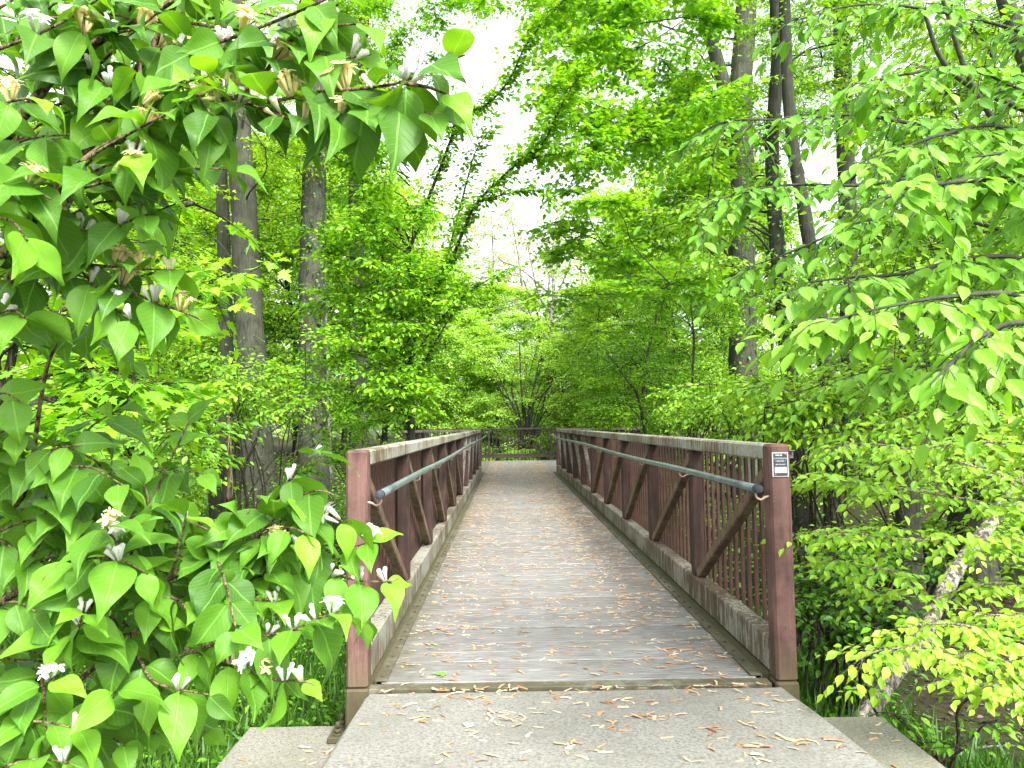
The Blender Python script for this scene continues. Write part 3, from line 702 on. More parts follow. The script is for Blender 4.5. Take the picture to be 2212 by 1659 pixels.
for pts, r0, r1 in (
    ([(-420, 1500, 1.5), (-200, 1000, 1.3), (-60, 720, 1.18), (120, 480, 1.12), (215, 270, 1.1), (330, 100, 1.1), (400, -40, 1.1)], .012, .004),
    ([(-420, 1500, 1.5), (-160, 800, 1.15), (62, 487, 1.05), (175, 356, 1.02), (276, 291, 1.0), (360, 245, 1.0)], .011, .003),
    ([(-420, 1500, 1.5), (-150, 600, 1.2), (84, 204, 1.05), (182, 113, 1.05), (236, 76, 1.05), (364, 7, 1.05), (420, -60, 1.05)], .010, .003),
    ([(-420, 1560, 1.5), (-150, 1600, 1.35), (0, 1532, 1.3), (198, 1367, 1.28), (339, 1273, 1.28), (428, 1198, 1.28), (560, 1118, 1.28), (640, 1020, 1.26)], .010, .0022),
    ([(-420, 1500, 1.5), (-120, 1200, 1.4), (33, 1090, 1.35), (66, 1010, 1.34), (100, 800, 1.3), (150, 700, 1.3)], .008, .002),
    ([(-420, 1560, 1.5), (-100, 1620, 1.3), (60, 1560, 1.25), (240, 1410, 1.22), (381, 1300, 1.22)], .008, .003),
    ([(215, 270, 1.1), (400, 225, 1.0), (520, 207, .98), (582, 145, .97), (611, 95, .97), (645, 20, .97)], .0045, .0018),
    ([(-420, 1560, 1.5), (0, 1300, 1.3), (150, 1250, 1.25), (300, 1180, 1.22)], .008, .003)):
    woody(pts, r0, r1)
HS.tube(smooth_line([root, root + (at(-420, 1530, 1.5) - root) * .5 + np.array([-.1, 0, 0]), at(-420, 1530, 1.5)], 5), np.linspace(.03, .012, 11), 9)
# shoots traced on the photograph: (points, leaf spacing, leaf, var, flowers, yellow)
SH = [  # upper shoots take a lower var: backlit darkness put into leaf colour
 ([(-40, 120, 1.0), (90, 70, 1.0), (180, 20, 1.0), (260, -40, 1.0)], .05, .078, .35, .5, .5),
 ([(84, 204, 1.05), (182, 113, 1.04), (236, 76, 1.03), (302, 58, 1.02), (364, 7, 1.0), (440, -40, 1.0)], .05, .08, .33, .6, .6),
 ([(62, 487, 1.05), (175, 356, 1.0), (276, 291, .97), (350, 251, .95), (400, 215, .93)], .055, .080, .35, .3, .5),
 ([(60, 470, 1.0), (170, 410, .98), (280, 380, .96), (330, 350, .95)], .05, .085, .30, .15, .5),
 ([(215, 270, 1.1), (330, 230, 1.02), (400, 180, .98), (450, 165, .95)], .05, .075, .75, .15, .5),
 ([(520, 207, .98), (582, 145, .97), (611, 95, .97), (640, 29, .97), (655, -20, .97)], .045, .070, .35, .8, .6),
 ([(400, 225, 1.0), (560, 222, .96), (691, 199, .92), (790, 190, .90), (863, 178, .88), (949, 142, .88), (1005, 118, .88)], .042, .074, .30, .95, .45),
 ([(450, 100, 1.0), (560, 60, .95), (680, 10, .93), (760, -30, .93)], .05, .075, .33, .5, .5),
 ([(640, 29, .97), (690, 30, .94), (730, 10, .92)], .045, .08, .30, .2, .3),
 ([(0, 330, 1.05), (60, 300, 1.0), (150, 290, .98)], .05, .075, .4, .4, .6),
 ([(-60, 250, 1.0), (40, 215, .97), (120, 220, .95)], .05, .075, .4, .5, .5),
 ([(-60, 420, 1.0), (30, 390, .96), (110, 430, .93)], .05, .08, .32, .3, .5),
 ([(-60, 470, .95), (20, 475, .92), (60, 520, .9)], .045, .085, .62, .0, .5),
 ([(-60, 560, 1.1), (60, 520, 1.06), (157, 569, 1.05), (245, 664, 1.03), (287, 690, 1.02)], .05, .078, .28, .5, .1),
 ([(157, 569, 1.05), (230, 575, 1.05), (300, 581, 1.05), (382, 583, 1.05)], .045, .07, .33, .8, .6),
 ([(240, 600, 1.05), (296, 636, 1.05), (393, 673, 1.04), (437, 692, 1.04)], .05, .078, .33, .6, .1),
 ([(-60, 640, 1.1), (40, 600, 1.07), (110, 590, 1.05), (200, 600, 1.05)], .05, .075, .35, .6, .2),
 ([(-60, 700, 1.05), (20, 670, 1.02), (60, 690, 1.0)], .05, .08, .28, .15, .3),
 ([(178, -20, 1.0), (180, 40, .99), (182, 87, .98)], .05, .075, .38, .6, .8),
 ([(302, 138, 1.0), (306, 200, .99), (311, 251, .98)], .05, .075, .38, .6, .3),
 ([(120, 480, 1.12), (200, 500, 1.05), (300, 470, 1.0), (380, 440, 1.0)], .05, .085, .34, .1, .3),
 ([(330, 100, 1.1), (420, 120, 1.02), (480, 110, 1.0), (540, 130, .98)], .05, .07, .38, .5, .7),
 ([(520, 215, .97), (620, 255, .94), (700, 262, .92), (770, 270, .9)], .045, .078, .36, .35, .3),
 ([(560, 90, .98), (650, 110, .95), (740, 125, .93), (800, 118, .92)], .045, .076, .34, .7, .3),
 ([(611, 95, .97), (700, 60, .95), (790, 50, .93)], .05, .078, .3, .5, .4),
 ([(700, 200, .93), (800, 225, .9), (890, 235, .88), (960, 255, .87)], .045, .078, .28, .3, .3),
 ([(863, 178, .88), (930, 190, .87), (990, 215, .86)], .045, .074, .26, .3, .2),
 ([(400, 215, .97), (450, 270, .95), (480, 320, .94)], .05, .085, .40, .2, .3),
 ([(330, 230, 1.02), (300, 300, .97), (285, 360, .94)], .05, .09, .60, .1, .3),
 # lower mass
 ([(428, 1198, 1.28), (560, 1118, 1.28), (615, 1050, 1.26), (654, 1000, 1.24), (690, 955, 1.22)], .055, .085, .42, .35, .1),
 ([(380, 1420, 1.24), (490, 1384, 1.22), (607, 1367, 1.20), (692, 1335, 1.18), (735, 1320, 1.17)], .042, .078, .50, .85, .1),
 ([(400, 1400, 1.24), (513, 1438, 1.20), (588, 1466, 1.18), (654, 1471, 1.17), (680, 1480, 1.16)], .036, .078, .50, .9, .25),
 ([(500, 1230, 1.28), (626, 1184, 1.30), (700, 1178, 1.30), (772, 1179, 1.30), (805, 1165, 1.30)], .044, .070, .48, .85, .1),
 ([(520, 1260, 1.28), (620, 1225, 1.29), (697, 1236, 1.29), (780, 1255, 1.29), (843, 1254, 1.29), (862, 1250, 1.29)], .040, .074, .48, .75, .1),
 ([(300, 1180, 1.25), (344, 1047, 1.28), (380, 970, 1.30), (410, 906, 1.32)], .055, .075, .38, .6, .0),
 ([(200, 1180, 1.25), (188, 1075, 1.25), (170, 1000, 1.25), (158, 950, 1.25)], .055, .075, .35, .9, .0),
 ([(360, 1260, 1.26), (381, 1207, 1.22), (400, 1120, 1.18), (405, 1080, 1.16)], .05, .082, .50, .7, .4),
 ([(190, 1330, 1.2), (250, 1190, 1.14), (235, 1150, 1.10), (228, 1135, 1.08)], .05, .085, .52, .7, .2),
 ([(150, 1400, 1.2), (175, 1340, 1.12), (184, 1297, 1.08)], .045, .085, .55, .5, .1),
 ([(60, 1500, 1.2), (95, 1480, 1.12), (118, 1461, 1.08)], .045, .08, .42, .5, .1),
 ([(180, 1560, 1.2), (215, 1520, 1.13), (250, 1494, 1.10)], .045, .082, .44, .5, .1),
 ([(-60, 1580, 1.15), (28, 1560, 1.12), (100, 1560, 1.10), (170, 1575, 1.10)], .045, .075, .4, .9, .15),
 ([(-60, 1680, 1.1), (30, 1650, 1.08), (90, 1640, 1.07), (160, 1650, 1.06)], .045, .078, .4, .8, .2),
 ([(339, 1273, 1.28), (390, 1300, 1.22), (410, 1320, 1.2), (450, 1300, 1.18)], .045, .078, .45, .6, .1),
 ([(-60, 1180, 1.3), (40, 1130, 1.25), (130, 1120, 1.22), (200, 1130, 1.2)], .05, .08, .35, .5, .1),
 ([(-60, 1330, 1.25), (30, 1300, 1.2), (90, 1330, 1.17)], .05, .08, .36, .5, .3),
 ([(-60, 1080, 1.3), (30, 1040, 1.28), (100, 1000, 1.26)], .05, .075, .36, .6, .0),
 ([(200, 1370, 1.28), (270, 1370, 1.22), (300, 1360, 1.2), (345, 1355, 1.19)], .05, .078, .36, .9, .0),
 ([(428, 1198, 1.28), (480, 1240, 1.25), (540, 1290, 1.25), (600, 1300, 1.24)], .05, .078, .36, .3, .1),
 ([(339, 1273, 1.28), (420, 1230, 1.26), (500, 1160, 1.26), (540, 1100, 1.25)], .05, .078, .4, .3, .1),
 ([(500, 1230, 1.3), (560, 1160, 1.28), (610, 1100, 1.27), (650, 1060, 1.26)], .05, .082, .45, .3, .0),
 ([(560, 1118, 1.28), (620, 1080, 1.26), (690, 1060, 1.25), (735, 1075, 1.25)], .05, .085, .5, .4, .0),
 ([(-60, 900, 1.2), (0, 850, 1.15), (50, 870, 1.12)], .05, .08, .32, .2, .0),
 ([(-60, 980, 1.2), (10, 930, 1.17), (70, 940, 1.15)], .05, .08, .32, .3, .0),
 ([(560, 1200, 1.3), (640, 1130, 1.27), (700, 1120, 1.27), (760, 1130, 1.27)], .05, .08, .48, .5, .0),
 ([(260, 1260, 1.25), (300, 1150, 1.25), (320, 1080, 1.25), (300, 1020, 1.25)], .05, .085, .42, .4, .0),
 ([(60, 1220, 1.25), (110, 1120, 1.22), (90, 1060, 1.2), (60, 1010, 1.2)], .05, .085, .40, .4, .0),
 ([(300, 1420, 1.22), (330, 1470, 1.18), (390, 1490, 1.16), (450, 1500, 1.15)], .05, .08, .42, .5, .0),
 ([(130, 1250, 1.2), (180, 1210, 1.15), (260, 1210, 1.12), (320, 1240, 1.12)], .05, .085, .48, .5, .0),
]
for pts, sp, lf, va, fl, yl in SH:
    shoot(place(pts), sp, lf, 0.12, va, fl=fl, yellow=yl)
# the deeper, leafier inside of the bush
def inpoly(poly, n, d0, d1):
    out = []; P = np.array(poly, float); lo, hi = P.min(0), P.max(0)
    while len(out) < n:
        q = rng.uniform(lo, hi); c = False; j = len(P) - 1
        for i in range(len(P)):
            if (P[i, 1] > q[1]) != (P[j, 1] > q[1]) and q[0] < (P[j, 0] - P[i, 0]) * (q[1] - P[i, 1]) / (P[j, 1] - P[i, 1]) + P[i, 0]: c = not c
            j = i
        if c: out.append(at(q[0], q[1], rng.uniform(d0, d1)))
    return out
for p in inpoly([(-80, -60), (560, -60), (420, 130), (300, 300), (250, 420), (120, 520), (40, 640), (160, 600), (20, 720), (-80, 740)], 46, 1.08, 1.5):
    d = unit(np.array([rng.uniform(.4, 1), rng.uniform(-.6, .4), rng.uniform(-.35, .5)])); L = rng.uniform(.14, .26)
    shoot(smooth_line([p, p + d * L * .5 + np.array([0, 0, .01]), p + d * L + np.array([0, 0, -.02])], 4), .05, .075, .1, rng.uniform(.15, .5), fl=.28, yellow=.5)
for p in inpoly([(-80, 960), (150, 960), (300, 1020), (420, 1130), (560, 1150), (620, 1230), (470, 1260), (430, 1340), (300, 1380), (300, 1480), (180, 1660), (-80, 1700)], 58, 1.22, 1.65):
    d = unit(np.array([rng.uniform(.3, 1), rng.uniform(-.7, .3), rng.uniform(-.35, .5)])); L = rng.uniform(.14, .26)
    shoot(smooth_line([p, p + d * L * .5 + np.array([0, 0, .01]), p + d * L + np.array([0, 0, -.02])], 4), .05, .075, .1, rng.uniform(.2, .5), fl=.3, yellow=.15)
HS.build('stems', M['stem_hon'], hb)
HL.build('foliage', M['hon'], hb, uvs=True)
def blossom_mesh(kind):
    """a pair of two-lipped tubular flowers and buds"""
    b = MB(); r = np.random.default_rng(kind)
    for q in range(4 if kind < 3 else 6):
        a = r.uniform(0, 6.28); tilt = r.uniform(.12, .45)
        ax = unit(np.array([math.cos(a) * tilt, math.sin(a) * tilt, 1.0])); L = r.uniform(.015, .022)
        o = np.array([math.cos(a), math.sin(a), 0]) * .003
        P = [o, o + ax * L * .5, o + ax * L * .9, o + ax * L]
        b.tube(P, [.0012, .0020, .0034, .0014] if kind < 3 else [.0010, .0018, .0026, .0024], 6)
        if kind >= 3:
            s = unit(np.cross(ax, [0.3, 1, 0.1])); w_ = np.cross(ax, s)
            for e, (ln, wd) in enumerate(((.012, .0058), (.010, .0022), (.011, .003), (.010, .003))):
                th = (0, 3.14, 1.3, -1.3)[e] + r.uniform(-.3, .3); out = s * math.cos(th) + w_ * math.sin(th); sdv = np.cross(out, ax)
                t0 = o + ax * L; m1 = t0 + (ax * .6 + out * .6) * ln * .6; e1 = t0 + (ax * .25 + out * 1.0) * ln
                b.add([t0 - sdv * .001, t0 + sdv * .001, m1 + sdv * wd * .6, m1 - sdv * wd * .6, e1 + sdv * wd * .35, e1 - sdv * wd * .35], [[(0, 1, 2, 3), (3, 2, 4, 5)]], smooth=True)
    return b
bl_src = []
for kind in range(6):
    mat = (M['petal'], M['petal'], M['petal_c'], M['petal'], M['petal'], M['petal_y'])[kind]
    o = blossom_mesh(kind).build('blossom', mat); o.data.name = 'blossom'; bl_src.append(o)
used = set()
if len(blossoms) > 100:
    blossoms = sorted(blossoms, key=lambda q: np.linalg.norm(q[0] - np.array([0, 0, H])))[:100]
for (p, ax, yel) in blossoms:
    kind = 5 if yel else int(rng.choice([0, 1, 2, 0, 1, 0, 1, 3, 4]))
    if kind not in used: o = bl_src[kind]; used.add(kind)
    else: o = bl_src[kind].copy(); COL.objects.link(o)
    o.rotation_mode = 'QUATERNION'; o.rotation_quaternion = Vector(ax).to_track_quat('Z', 'Y')
    o.rotation_quaternion.rotate(Matrix.Rotation(rng.uniform(0, 6.28), 3, Vector(ax)))
    s_ = rng.uniform(1.0, 1.35); o.scale = (s_, s_, s_); o.location = p; adopt(o, hb)
for kind in range(6):
    if kind not in used: bpy.data.objects.remove(bl_src[kind])

# ------------------------------------------------------------------ trees
def finish(t, tm, lm, bark, leafm, crown='crown', uvs=False):
    tm.build('trunk', bark, t)
    if lm is not None and lm.n: lm.build(crown, leafm, t, uvs=uvs)
def ivy(lm, P, r, z0, z1, n, leaf=.07, var=(.5, .25)):
    zz = rng.uniform(z0, z1, n); c = np.array([[np.interp(z, P[:, 2], P[:, i]) for i in range(3)] for z in zz])
    a = rng.uniform(0, 6.28, n); o = np.stack([np.cos(a), np.sin(a), np.zeros(n)], 1)
    A = unit(o * .5 + np.array([0, 0, -1.0]) * .5 + rng.normal(0, .4, (n, 3)))
    lm.leaves(c + o * (r + rng.uniform(.0, .10, n))[:, None], A, unit(o * .4 + UPV + rng.normal(0, .25, (n, 3))), leaf * rng.uniform(.6, 1.2, n), T_OV, np.clip(rng.normal(var[0], var[1], n), 0, 1))

def big_tree(name, label, foot, pix, Y, r0, r1, clumps, leaf, tpl, mat, bark, m=8, L=.5, var=(.5, .2), group=None, flare=.5, extra=None, limb_r=.028, sag=.2, droop=.35, ivy_n=None, limb_from=None):
    """trunk through the pixel list pix at distance Y (foot first), boughs to clumps [(px, py, Y, rx, rz, n)]"""
    base = np.array([*at(foot[0], foot[1], Y)[:2], 0.0]); base[2] = float(gz(base[0], base[1])) - .05
    t = thing(name, label, 'tree', base + np.array([0, 0, .05]), group)
    tm, lm = MB(), MB()
    P = trunk(tm, [base] + [at(a, b_, Y + (q[0] if q else 0)) for a, b_, *q in pix], r0, r1, flare=flare)
    cs = []
    for (px, py, y_, rx, rz, n) in clumps:
        if y_ < Y + .6 and any(abs(px - a) < 45 and abs(py - b_) < 130 for a, b_, *q in pix) and rng.random() < .75: y_ = Y + rng.uniform(.8, 2)
        c = at(px, py, y_); hd = math.hypot(*(c[:2] - base[:2])); s = pick(P, c[2] - rng.uniform(.15, .6) * hd - .1)
        near_ = [q for q in cs if math.hypot(*(q[:2] - base[:2])) < hd * .85 and np.linalg.norm(q - c) < np.linalg.norm(s - c) * .75]
        if near_: s = min(near_, key=lambda q: np.linalg.norm(q - c)); limb(tm, s, c, .013, .006, bow=.10 * rng.uniform(-.6, 1.2))
        else: limb(tm, s, c, min(limb_r, r1 * .9), .009, bow=.12 * rng.uniform(-.5, 1.4))
        cs.append(c)
        clump(lm, tm, c, (rx, rx, rz), n, leaf=leaf, tpl=tpl, m=m, L=L, var=var, sag=sag, droop=droop, twig_r=.004)
    if extra: extra(tm, lm, P)
    finish(t, tm, lm, bark, mat)
    if ivy_n:
        iv = MB(); ivy(iv, P, r0 * .95, *ivy_n); iv.build('creeper', M['ivy'], t)
    return t
def fill(x0, x1, y0, y1, d0, d1, k, rx, rz, n):
    return [(rng.uniform(x0, x1), rng.uniform(y0, y1), rng.uniform(d0, d1), rx * rng.uniform(.7, 1.3), rz * rng.uniform(.7, 1.3), n) for _ in range(k)]

# --- left wood
big_tree('maple_tree', 'thick furrowed trunk with flared base, in the left wood beside the dead stump', (565, 1060), [(548, 850), (535, 620), (525, 420), (512, 200), (505, -60), (500, -260)], 16, .33, .22,
         fill(250, 640, -80, 330, 13, 18, 16, 1.0, .45, 26) + fill(300, 620, 350, 620, 17, 19, 7, .8, .35, 20), .085, T_MAPS, M['left'], M['bark'], ivy_n=(.0, 3.6, 260, .08))
big_tree('maple_tree', 'slim straight trunk leaning close behind the left thick trunk', (505, 1040), [(494, 850), (486, 620), (480, 420), (470, 200), (455, -100)], 17.5, .19, .12,
         fill(100, 480, -80, 420, 15, 20, 16, 1.1, .5, 26), .085, T_MAPS, M['left'], M['bark'])
big_tree('ash_tree', 'straight dark trunk wrapped in leaves, left of the arching young tree', (678, 1060), [(676, 850), (674, 620), (678, 420), (684, 200), (688, 60), (692, -200)], 17, .33, .23,
         fill(560, 840, 30, 420, 16, 20, 15, .9, .4, 24) + fill(560, 800, 430, 800, 17.8, 19.5, 8, .7, .3, 20) + fill(600, 760, 560, 760, 14, 16, 2, .5, .2, 14), .09, T_OV, M['left'], M['bark'], ivy_n=(1.0, 8.0, 950, .11))
big_tree('maple_tree', 'tall dark trunk standing alone against the sky above the arching young tree', (776, 1000), [(774, 700), (770, 420), (772, 180), (784, 40), (795, -200)], 24, .30, .2,
         fill(690, 860, -60, 330, 20, 24, 12, 1.0, .4, 26) + [(890, 60, 20, 1.0, .35, 26), (840, 110, 21, 1.2, .35, 30), (930, 20, 20, 1.0, .3, 24), (900, 150, 21, .9, .3, 20), (860, 210, 22, 1.0, .35, 24), (720, 40, 22, 1.3, .6, 30), (960, -10, 20, 1.2, .3, 30), (1020, 5, 19, .9, .22, 22), (800, 300, 22, 1.2, .6, 36), (740, 200, 22, 1.2, .6, 34), (800, 420, 21, 1.2, .6, 36)],
         .135, T_MAPS, M['maple'], M['bark_dark'], var=(.35, .2))
big_tree('maple_tree', 'slender pale trunk high in the left treetops, seen past the honeysuckle', (700, 980), [(690, 600), (682, 300), (676, 120), (672, 20), (668, -200)], 21, .22, .17,
         fill(560, 860, -60, 240, 19, 23, 14, 1.1, .5, 28), .11, T_MAPS, M['left'], M['bark_pale'])
big_tree('maple_tree', 'leafy maple filling the wood behind the upper left honeysuckle', (150, 1000), [(150, 700), (160, 400), (150, 100), (140, -200)], 13, .16, .1,
         fill(-120, 420, 380, 760, 9, 13, 22, .8, .3, 24) + fill(-120, 400, -60, 360, 11, 14, 14, .9, .4, 24), .085, T_MAPS, M['left'], M['bark_dark'])
# maple sapling boughs just behind the honeysuckle
big_tree('maple_sapling', 'maple sapling with large lobed leaves directly behind the honeysuckle', (-60, 1300), [(-30, 1000), (20, 800), (60, 600), (120, 420)], 4.2, .035, .015,
         [(90, 860, 3.8, .4, .12, 12), (220, 790, 4.0, .4, .1, 12), (330, 850, 4.2, .4, .1, 12), (60, 960, 3.6, .4, .1, 12), (200, 900, 3.9, .4, .1, 12), (420, 440, 4.0, .25, .08, 6), (350, 700, 4.2, .35, .1, 10), (470, 600, 4.6, .3, .1, 8), (30, 730, 4.0, .4, .1, 12), (280, 600, 4.3, .4, .12, 10), (440, 900, 4.6, .35, .1, 9)],
         .10, T_MAPD, M['maple'], M['twig'], m=7, L=.34, limb_r=.012, var=(.55, .2))
# dead snag
sn = thing('dead_stump', 'broken dead trunk with a stripped pale edge, left of the thick trunk', 'dead tree', (*at(480, 1080, 13)[:2], float(gz(*at(480, 1080, 13)[:2]))))
b = MB(); sb_ = at(480, 1080, 13); sb_[2] = float(gz(sb_[0], sb_[1])) - .1
P = smooth_line([sb_, at(479, 1000, 13), at(477, 930, 13), at(484, 872, 13)], 6); b.tube(P, np.linspace(.21, .15, len(P)) * (1 + .12 * rng.random(len(P))), 14, wob=.14)
top = at(484, 872, 13)
for k in range(7):
    a = k * .9; b.tube([top + np.array([math.cos(a), math.sin(a), -.6]) * .11, top + np.array([math.cos(a) * .11, math.sin(a) * .11, rng.uniform(.08, .35)])], [.05, .004], 5)
b.build('trunk', M['bark_dark'], sn)
b = MB(); P2 = smooth_line([at(497, 1085, 12.86), at(496, 1000, 12.86), at(495, 900, 12.88)], 5); b.tube(P2, np.linspace(.055, .03, len(P2)), 7, wob=.2); b.build('stripped_wood', M['snag'], sn)

# --- arching young tree left of the bridge
ft = thing('young_tree', 'young tree with dark forking stems arching over the bridge toward the sky gap', 'tree', (*at(890, 960, 12)[:2], float(gz(*at(890, 960, 12)[:2]))))
tm, lm = MB(), MB()
fb = at(892, 960, 12); fb = np.array([fb[0], fb[1], float(gz(fb[0], fb[1])) - .05])
FAN = [([(885, 800, 12), (880, 700, 12), (883, 560, 12), (883, 542, 12)], .055, .035, None),
       ([(883, 542, 12), (837, 456, 11.8), (780, 380, 11.5), (724, 337, 11.2), (690, 290, 11)], .030, .006, 1),
       ([(883, 542, 12), (916, 453, 12), (953, 357, 11.8), (975, 298, 11.6), (990, 250, 11.4), (1048, 228, 11), (1098, 175, 10.6), (1135, 100, 10.2), (1187, 33, 9.8), (1240, -20, 9.5)], .032, .005, 1),
       ([(885, 760, 12), (945, 620, 12), (969, 542, 12), (1009, 390, 11.8), (1029, 324, 11.6), (1066, 271, 11.4)], .028, .005, .8),
       ([(880, 690, 12), (960, 590, 11.6), (1002, 496, 11.2), (1032, 436, 10.9), (1121, 350, 10.4), (1174, 307, 10.1), (1214, 225, 9.8), (1270, 132, 9.4)], .034, .005, 1.15),
       ([(1032, 436, 10.9), (1090, 420, 10.6), (1150, 412, 10.4), (1178, 425, 10.3)], .014, .004, .9),
       ([(1121, 350, 10.4), (1180, 335, 10.2), (1240, 330, 10.0), (1300, 345, 9.9)], .012, .004, .9),
       ([(883, 740, 12), (817, 526, 11.6), (800, 446, 11.4), (750, 307, 11), (714, 251, 10.8), (690, 200, 10.7)], .026, .005, 1),
       ([(885, 780, 12), (960, 680, 11.4), (1030, 620, 11), (1100, 578, 10.6)], .016, .004, .7),
       ([(886, 820, 12), (790, 700, 11.4), (740, 620, 11.2), (700, 520, 11)], .022, .005, 1),
       ([(886, 840, 12), (940, 740, 11.5), (985, 660, 11.4), (1000, 600, 11.3)], .020, .005, .8)]
tm.tube(smooth_line([fb, at(888, 900, 12), at(885, 800, 12)], 5), np.linspace(.075, .055, 11), 10, caps=False)
def along(P, lm, tm, per_m, L, up=.25, **kw):
    seg = np.linalg.norm(np.diff(P, axis=0), axis=1); cum = np.concatenate([[0], np.cumsum(seg)]); n = int(cum[-1] * per_m)
    if n < 1: return
    s = cum[-1] * (0.06 + .94 * rng.random(n)); C = np.stack([np.interp(s, cum, P[:, i]) for i in range(3)], 1)
    T_ = np.stack([np.interp(s, cum[:-1], np.gradient(P[:, i])[:-1]) for i in range(3)], 1)
    D = unit(T_) * .6 + rng.normal(0, .6, (n, 3)) * np.array([1, 1, .35]) + np.array([0, 0, up])
    sprays(lm, tm, C, D, L * (.5 + .9 * rng.random(n)), **kw)
for pts, r0, r1, dens in FAN:
    P = place(pts); tm.tube(P, np.linspace(r0, r1, len(P)), 7, caps=False)
    if dens: along(P, lm, tm, 50 * dens, .30 if pts[-1][0] > 1000 else .36, leaf=.092, tpl=T_OV, m=7, var=(.50, .22), sag=.25, droop=.45, twig_r=.003)
for (px, py, y_, rx, rz, n) in fill(700, 970, 540, 885, 10.6, 12.6, 34, .60, .17, 17) + fill(690, 900, 260, 540, 10.6, 11.8, 16, .5, .15, 14):
    c = at(px, py, y_); limb(tm, at(885, min(900, py + 60), 12), c, .014, .004, bow=.05)
    clump(lm, tm, c, (rx, rx, rz), n, leaf=.095, tpl=T_OV, m=7, L=.38, var=(.48, .22), sag=.22, droop=.4, twig_r=.003)
finish(ft, tm, lm, M['bark_dark'], M['fan'])

# --- understory on the left: shrubs
def shrub(label, base, clumps, leaf, tpl, mat, bark, name='shrub', m=8, L=.35, var=(.5, .2), stems=5, group=None, cat='shrub', droop=.35, uvs=False, sag=.2, flat=.35):
    bx = np.array([base[0], base[1], float(gz(base[0], base[1])) - .03]); t = thing(name, label, cat, bx + np.array([0, 0, .03]), group)
    tm, lm = MB(), MB()
    for (c, rx, rz, n) in clumps:
        s = bx + np.array([rng.normal(0, .12), rng.normal(0, .12), 0])
        limb(tm, s, c, .016, .005, bow=.12, sides=5)
        clump(lm, tm, c, (rx, rx, rz), n, leaf=leaf, tpl=tpl, m=m, L=L, var=var, droop=droop, sag=sag, flat=flat, twig_r=.003)
    tm.build('stems', bark, t); lm.build('foliage', mat, t, uvs=uvs)
    return t
def pixfill(*a): return [(at(x, y, d), rx, rz, n) for (x, y, d, rx, rz, n) in fill(*a)]
shrub('light green leafy shrub growing before the dark left trunks', at(560, 1050, 11), pixfill(420, 720, 730, 900, 9.5, 12, 16, .5, .16, 16), .08, T_OV, M['elm_s'], M['twig'])
shrub('low shrub at the foot of the thick flared trunk', at(600, 1080, 13.5), pixfill(610, 660, 1000, 1060, 12.5, 14, 4, .3, .15, 10), .07, T_OV, M['cover'], M['twig'])
shrub('bright bush between honeysuckle and maple sapling at left', at(60, 1100, 7), pixfill(-100, 420, 860, 1030, 6.0, 8.5, 20, .5, .18, 16), .08, T_OV, M['cover'], M['twig'])
shrub('leafy thicket in the gap under the dark left trunks', at(300, 1100, 10), pixfill(100, 470, 760, 1080, 9.5, 13, 22, .6, .25, 18), .08, T_OV, M['left'], M['twig'])
shrub('thicket beside the left bridge railing below the young tree', at(790, 1000, 14), pixfill(700, 850, 880, 1010, 12.5, 15, 12, .5, .25, 16), .075, T_OV, M['fan'], M['twig'])

# --- right wood
T4 = big_tree('maple_tree', 'massive grey maple trunk with a fork high above the right railing', (1612, 1000), [(1606, 800), (1602, 600), (1604, 420), (1600, 200), (1610, 40), (1620, -240)], 18, .36, .24,
         fill(1180, 1640, -60, 330, 13, 19, 34, 1.0, .4, 30) + fill(1220, 1600, 300, 640, 13, 17.5, 20, .9, .35, 26) + fill(1170, 1330, -20, 460, 12, 16, 10, .7, .28, 22) + [(1195, 480, 15, .7, .3, 18), (1240, 560, 15, .7, .3, 20), (1210, 640, 16, .8, .3, 22), (1190, 20, 14, .7, .25, 18), (1120, 10, 14, .8, .18, 16), (1250, 250, 14, .7, .3, 18), (1260, 420, 14, .8, .3, 22), (1230, 130, 15, .7, .25, 16)],
         .135, T_MAP, M['maple'], M['bark'], m=7, L=.6, limb_r=.035, ivy_n=(2.0, 8.5, 420, .10),
         extra=lambda tm, lm, P: trunk(tm, [pick(P, at(0, 330, 18)[2]), at(1568, 200, 17.8), at(1538, 90, 17.7), at(1500, -40, 17.6), at(1480, -160, 17.6)], .20, .12, flare=0))
big_tree('elm_tree', 'dark ivy clad trunk right beside the massive grey maple', (1730, 980), [(1705, 800), (1685, 600), (1672, 440), (1668, 300), (1680, 120), (1672, -60), (1670, -240)], 13, .15, .10,
         fill(1560, 1900, -60, 260, 12, 15, 12, .75, .3, 20) + fill(1480, 1800, 250, 560, 12, 15, 8, .6, .25, 16) + fill(1480, 1600, 250, 520, 10, 12, 4, .5, .2, 14), .09, T_OV, M['elm_s'], M['bark_dark'], ivy_n=(1.6, 7.0, 700, .10), var=(.4, .2))
big_tree('elm_tree', 'dark leaning trunk behind the plaque post, third from the grey maple', (1795, 980), [(1788, 860), (1765, 640), (1740, 470), (1715, 330), (1700, 150), (1690, -200)], 12.5, .14, .09,
         fill(1560, 1900, 540, 860, 11, 14, 12, .6, .25, 18), .085, T_OV, M['elm_s'], M['bark_dark'], var=(.42, .2))
big_tree('elm_tree', 'stout dark trunk deep in the right wood with sky either side', (1840, 960), [(1836, 700), (1830, 430), (1822, 200), (1815, -60), (1810, -200)], 19, .25, .2,
         fill(1640, 2100, -60, 250, 16, 22, 30, 1.1, .45, 30) + fill(1620, 1900, -40, 560, 19.5, 24, 22, 1.0, .4, 28) + fill(1880, 2200, 420, 800, 13, 18, 12, 1.0, .4, 24), .09, T_MAPS, M['maple'], M['bark_dark'], var=(.35, .2))
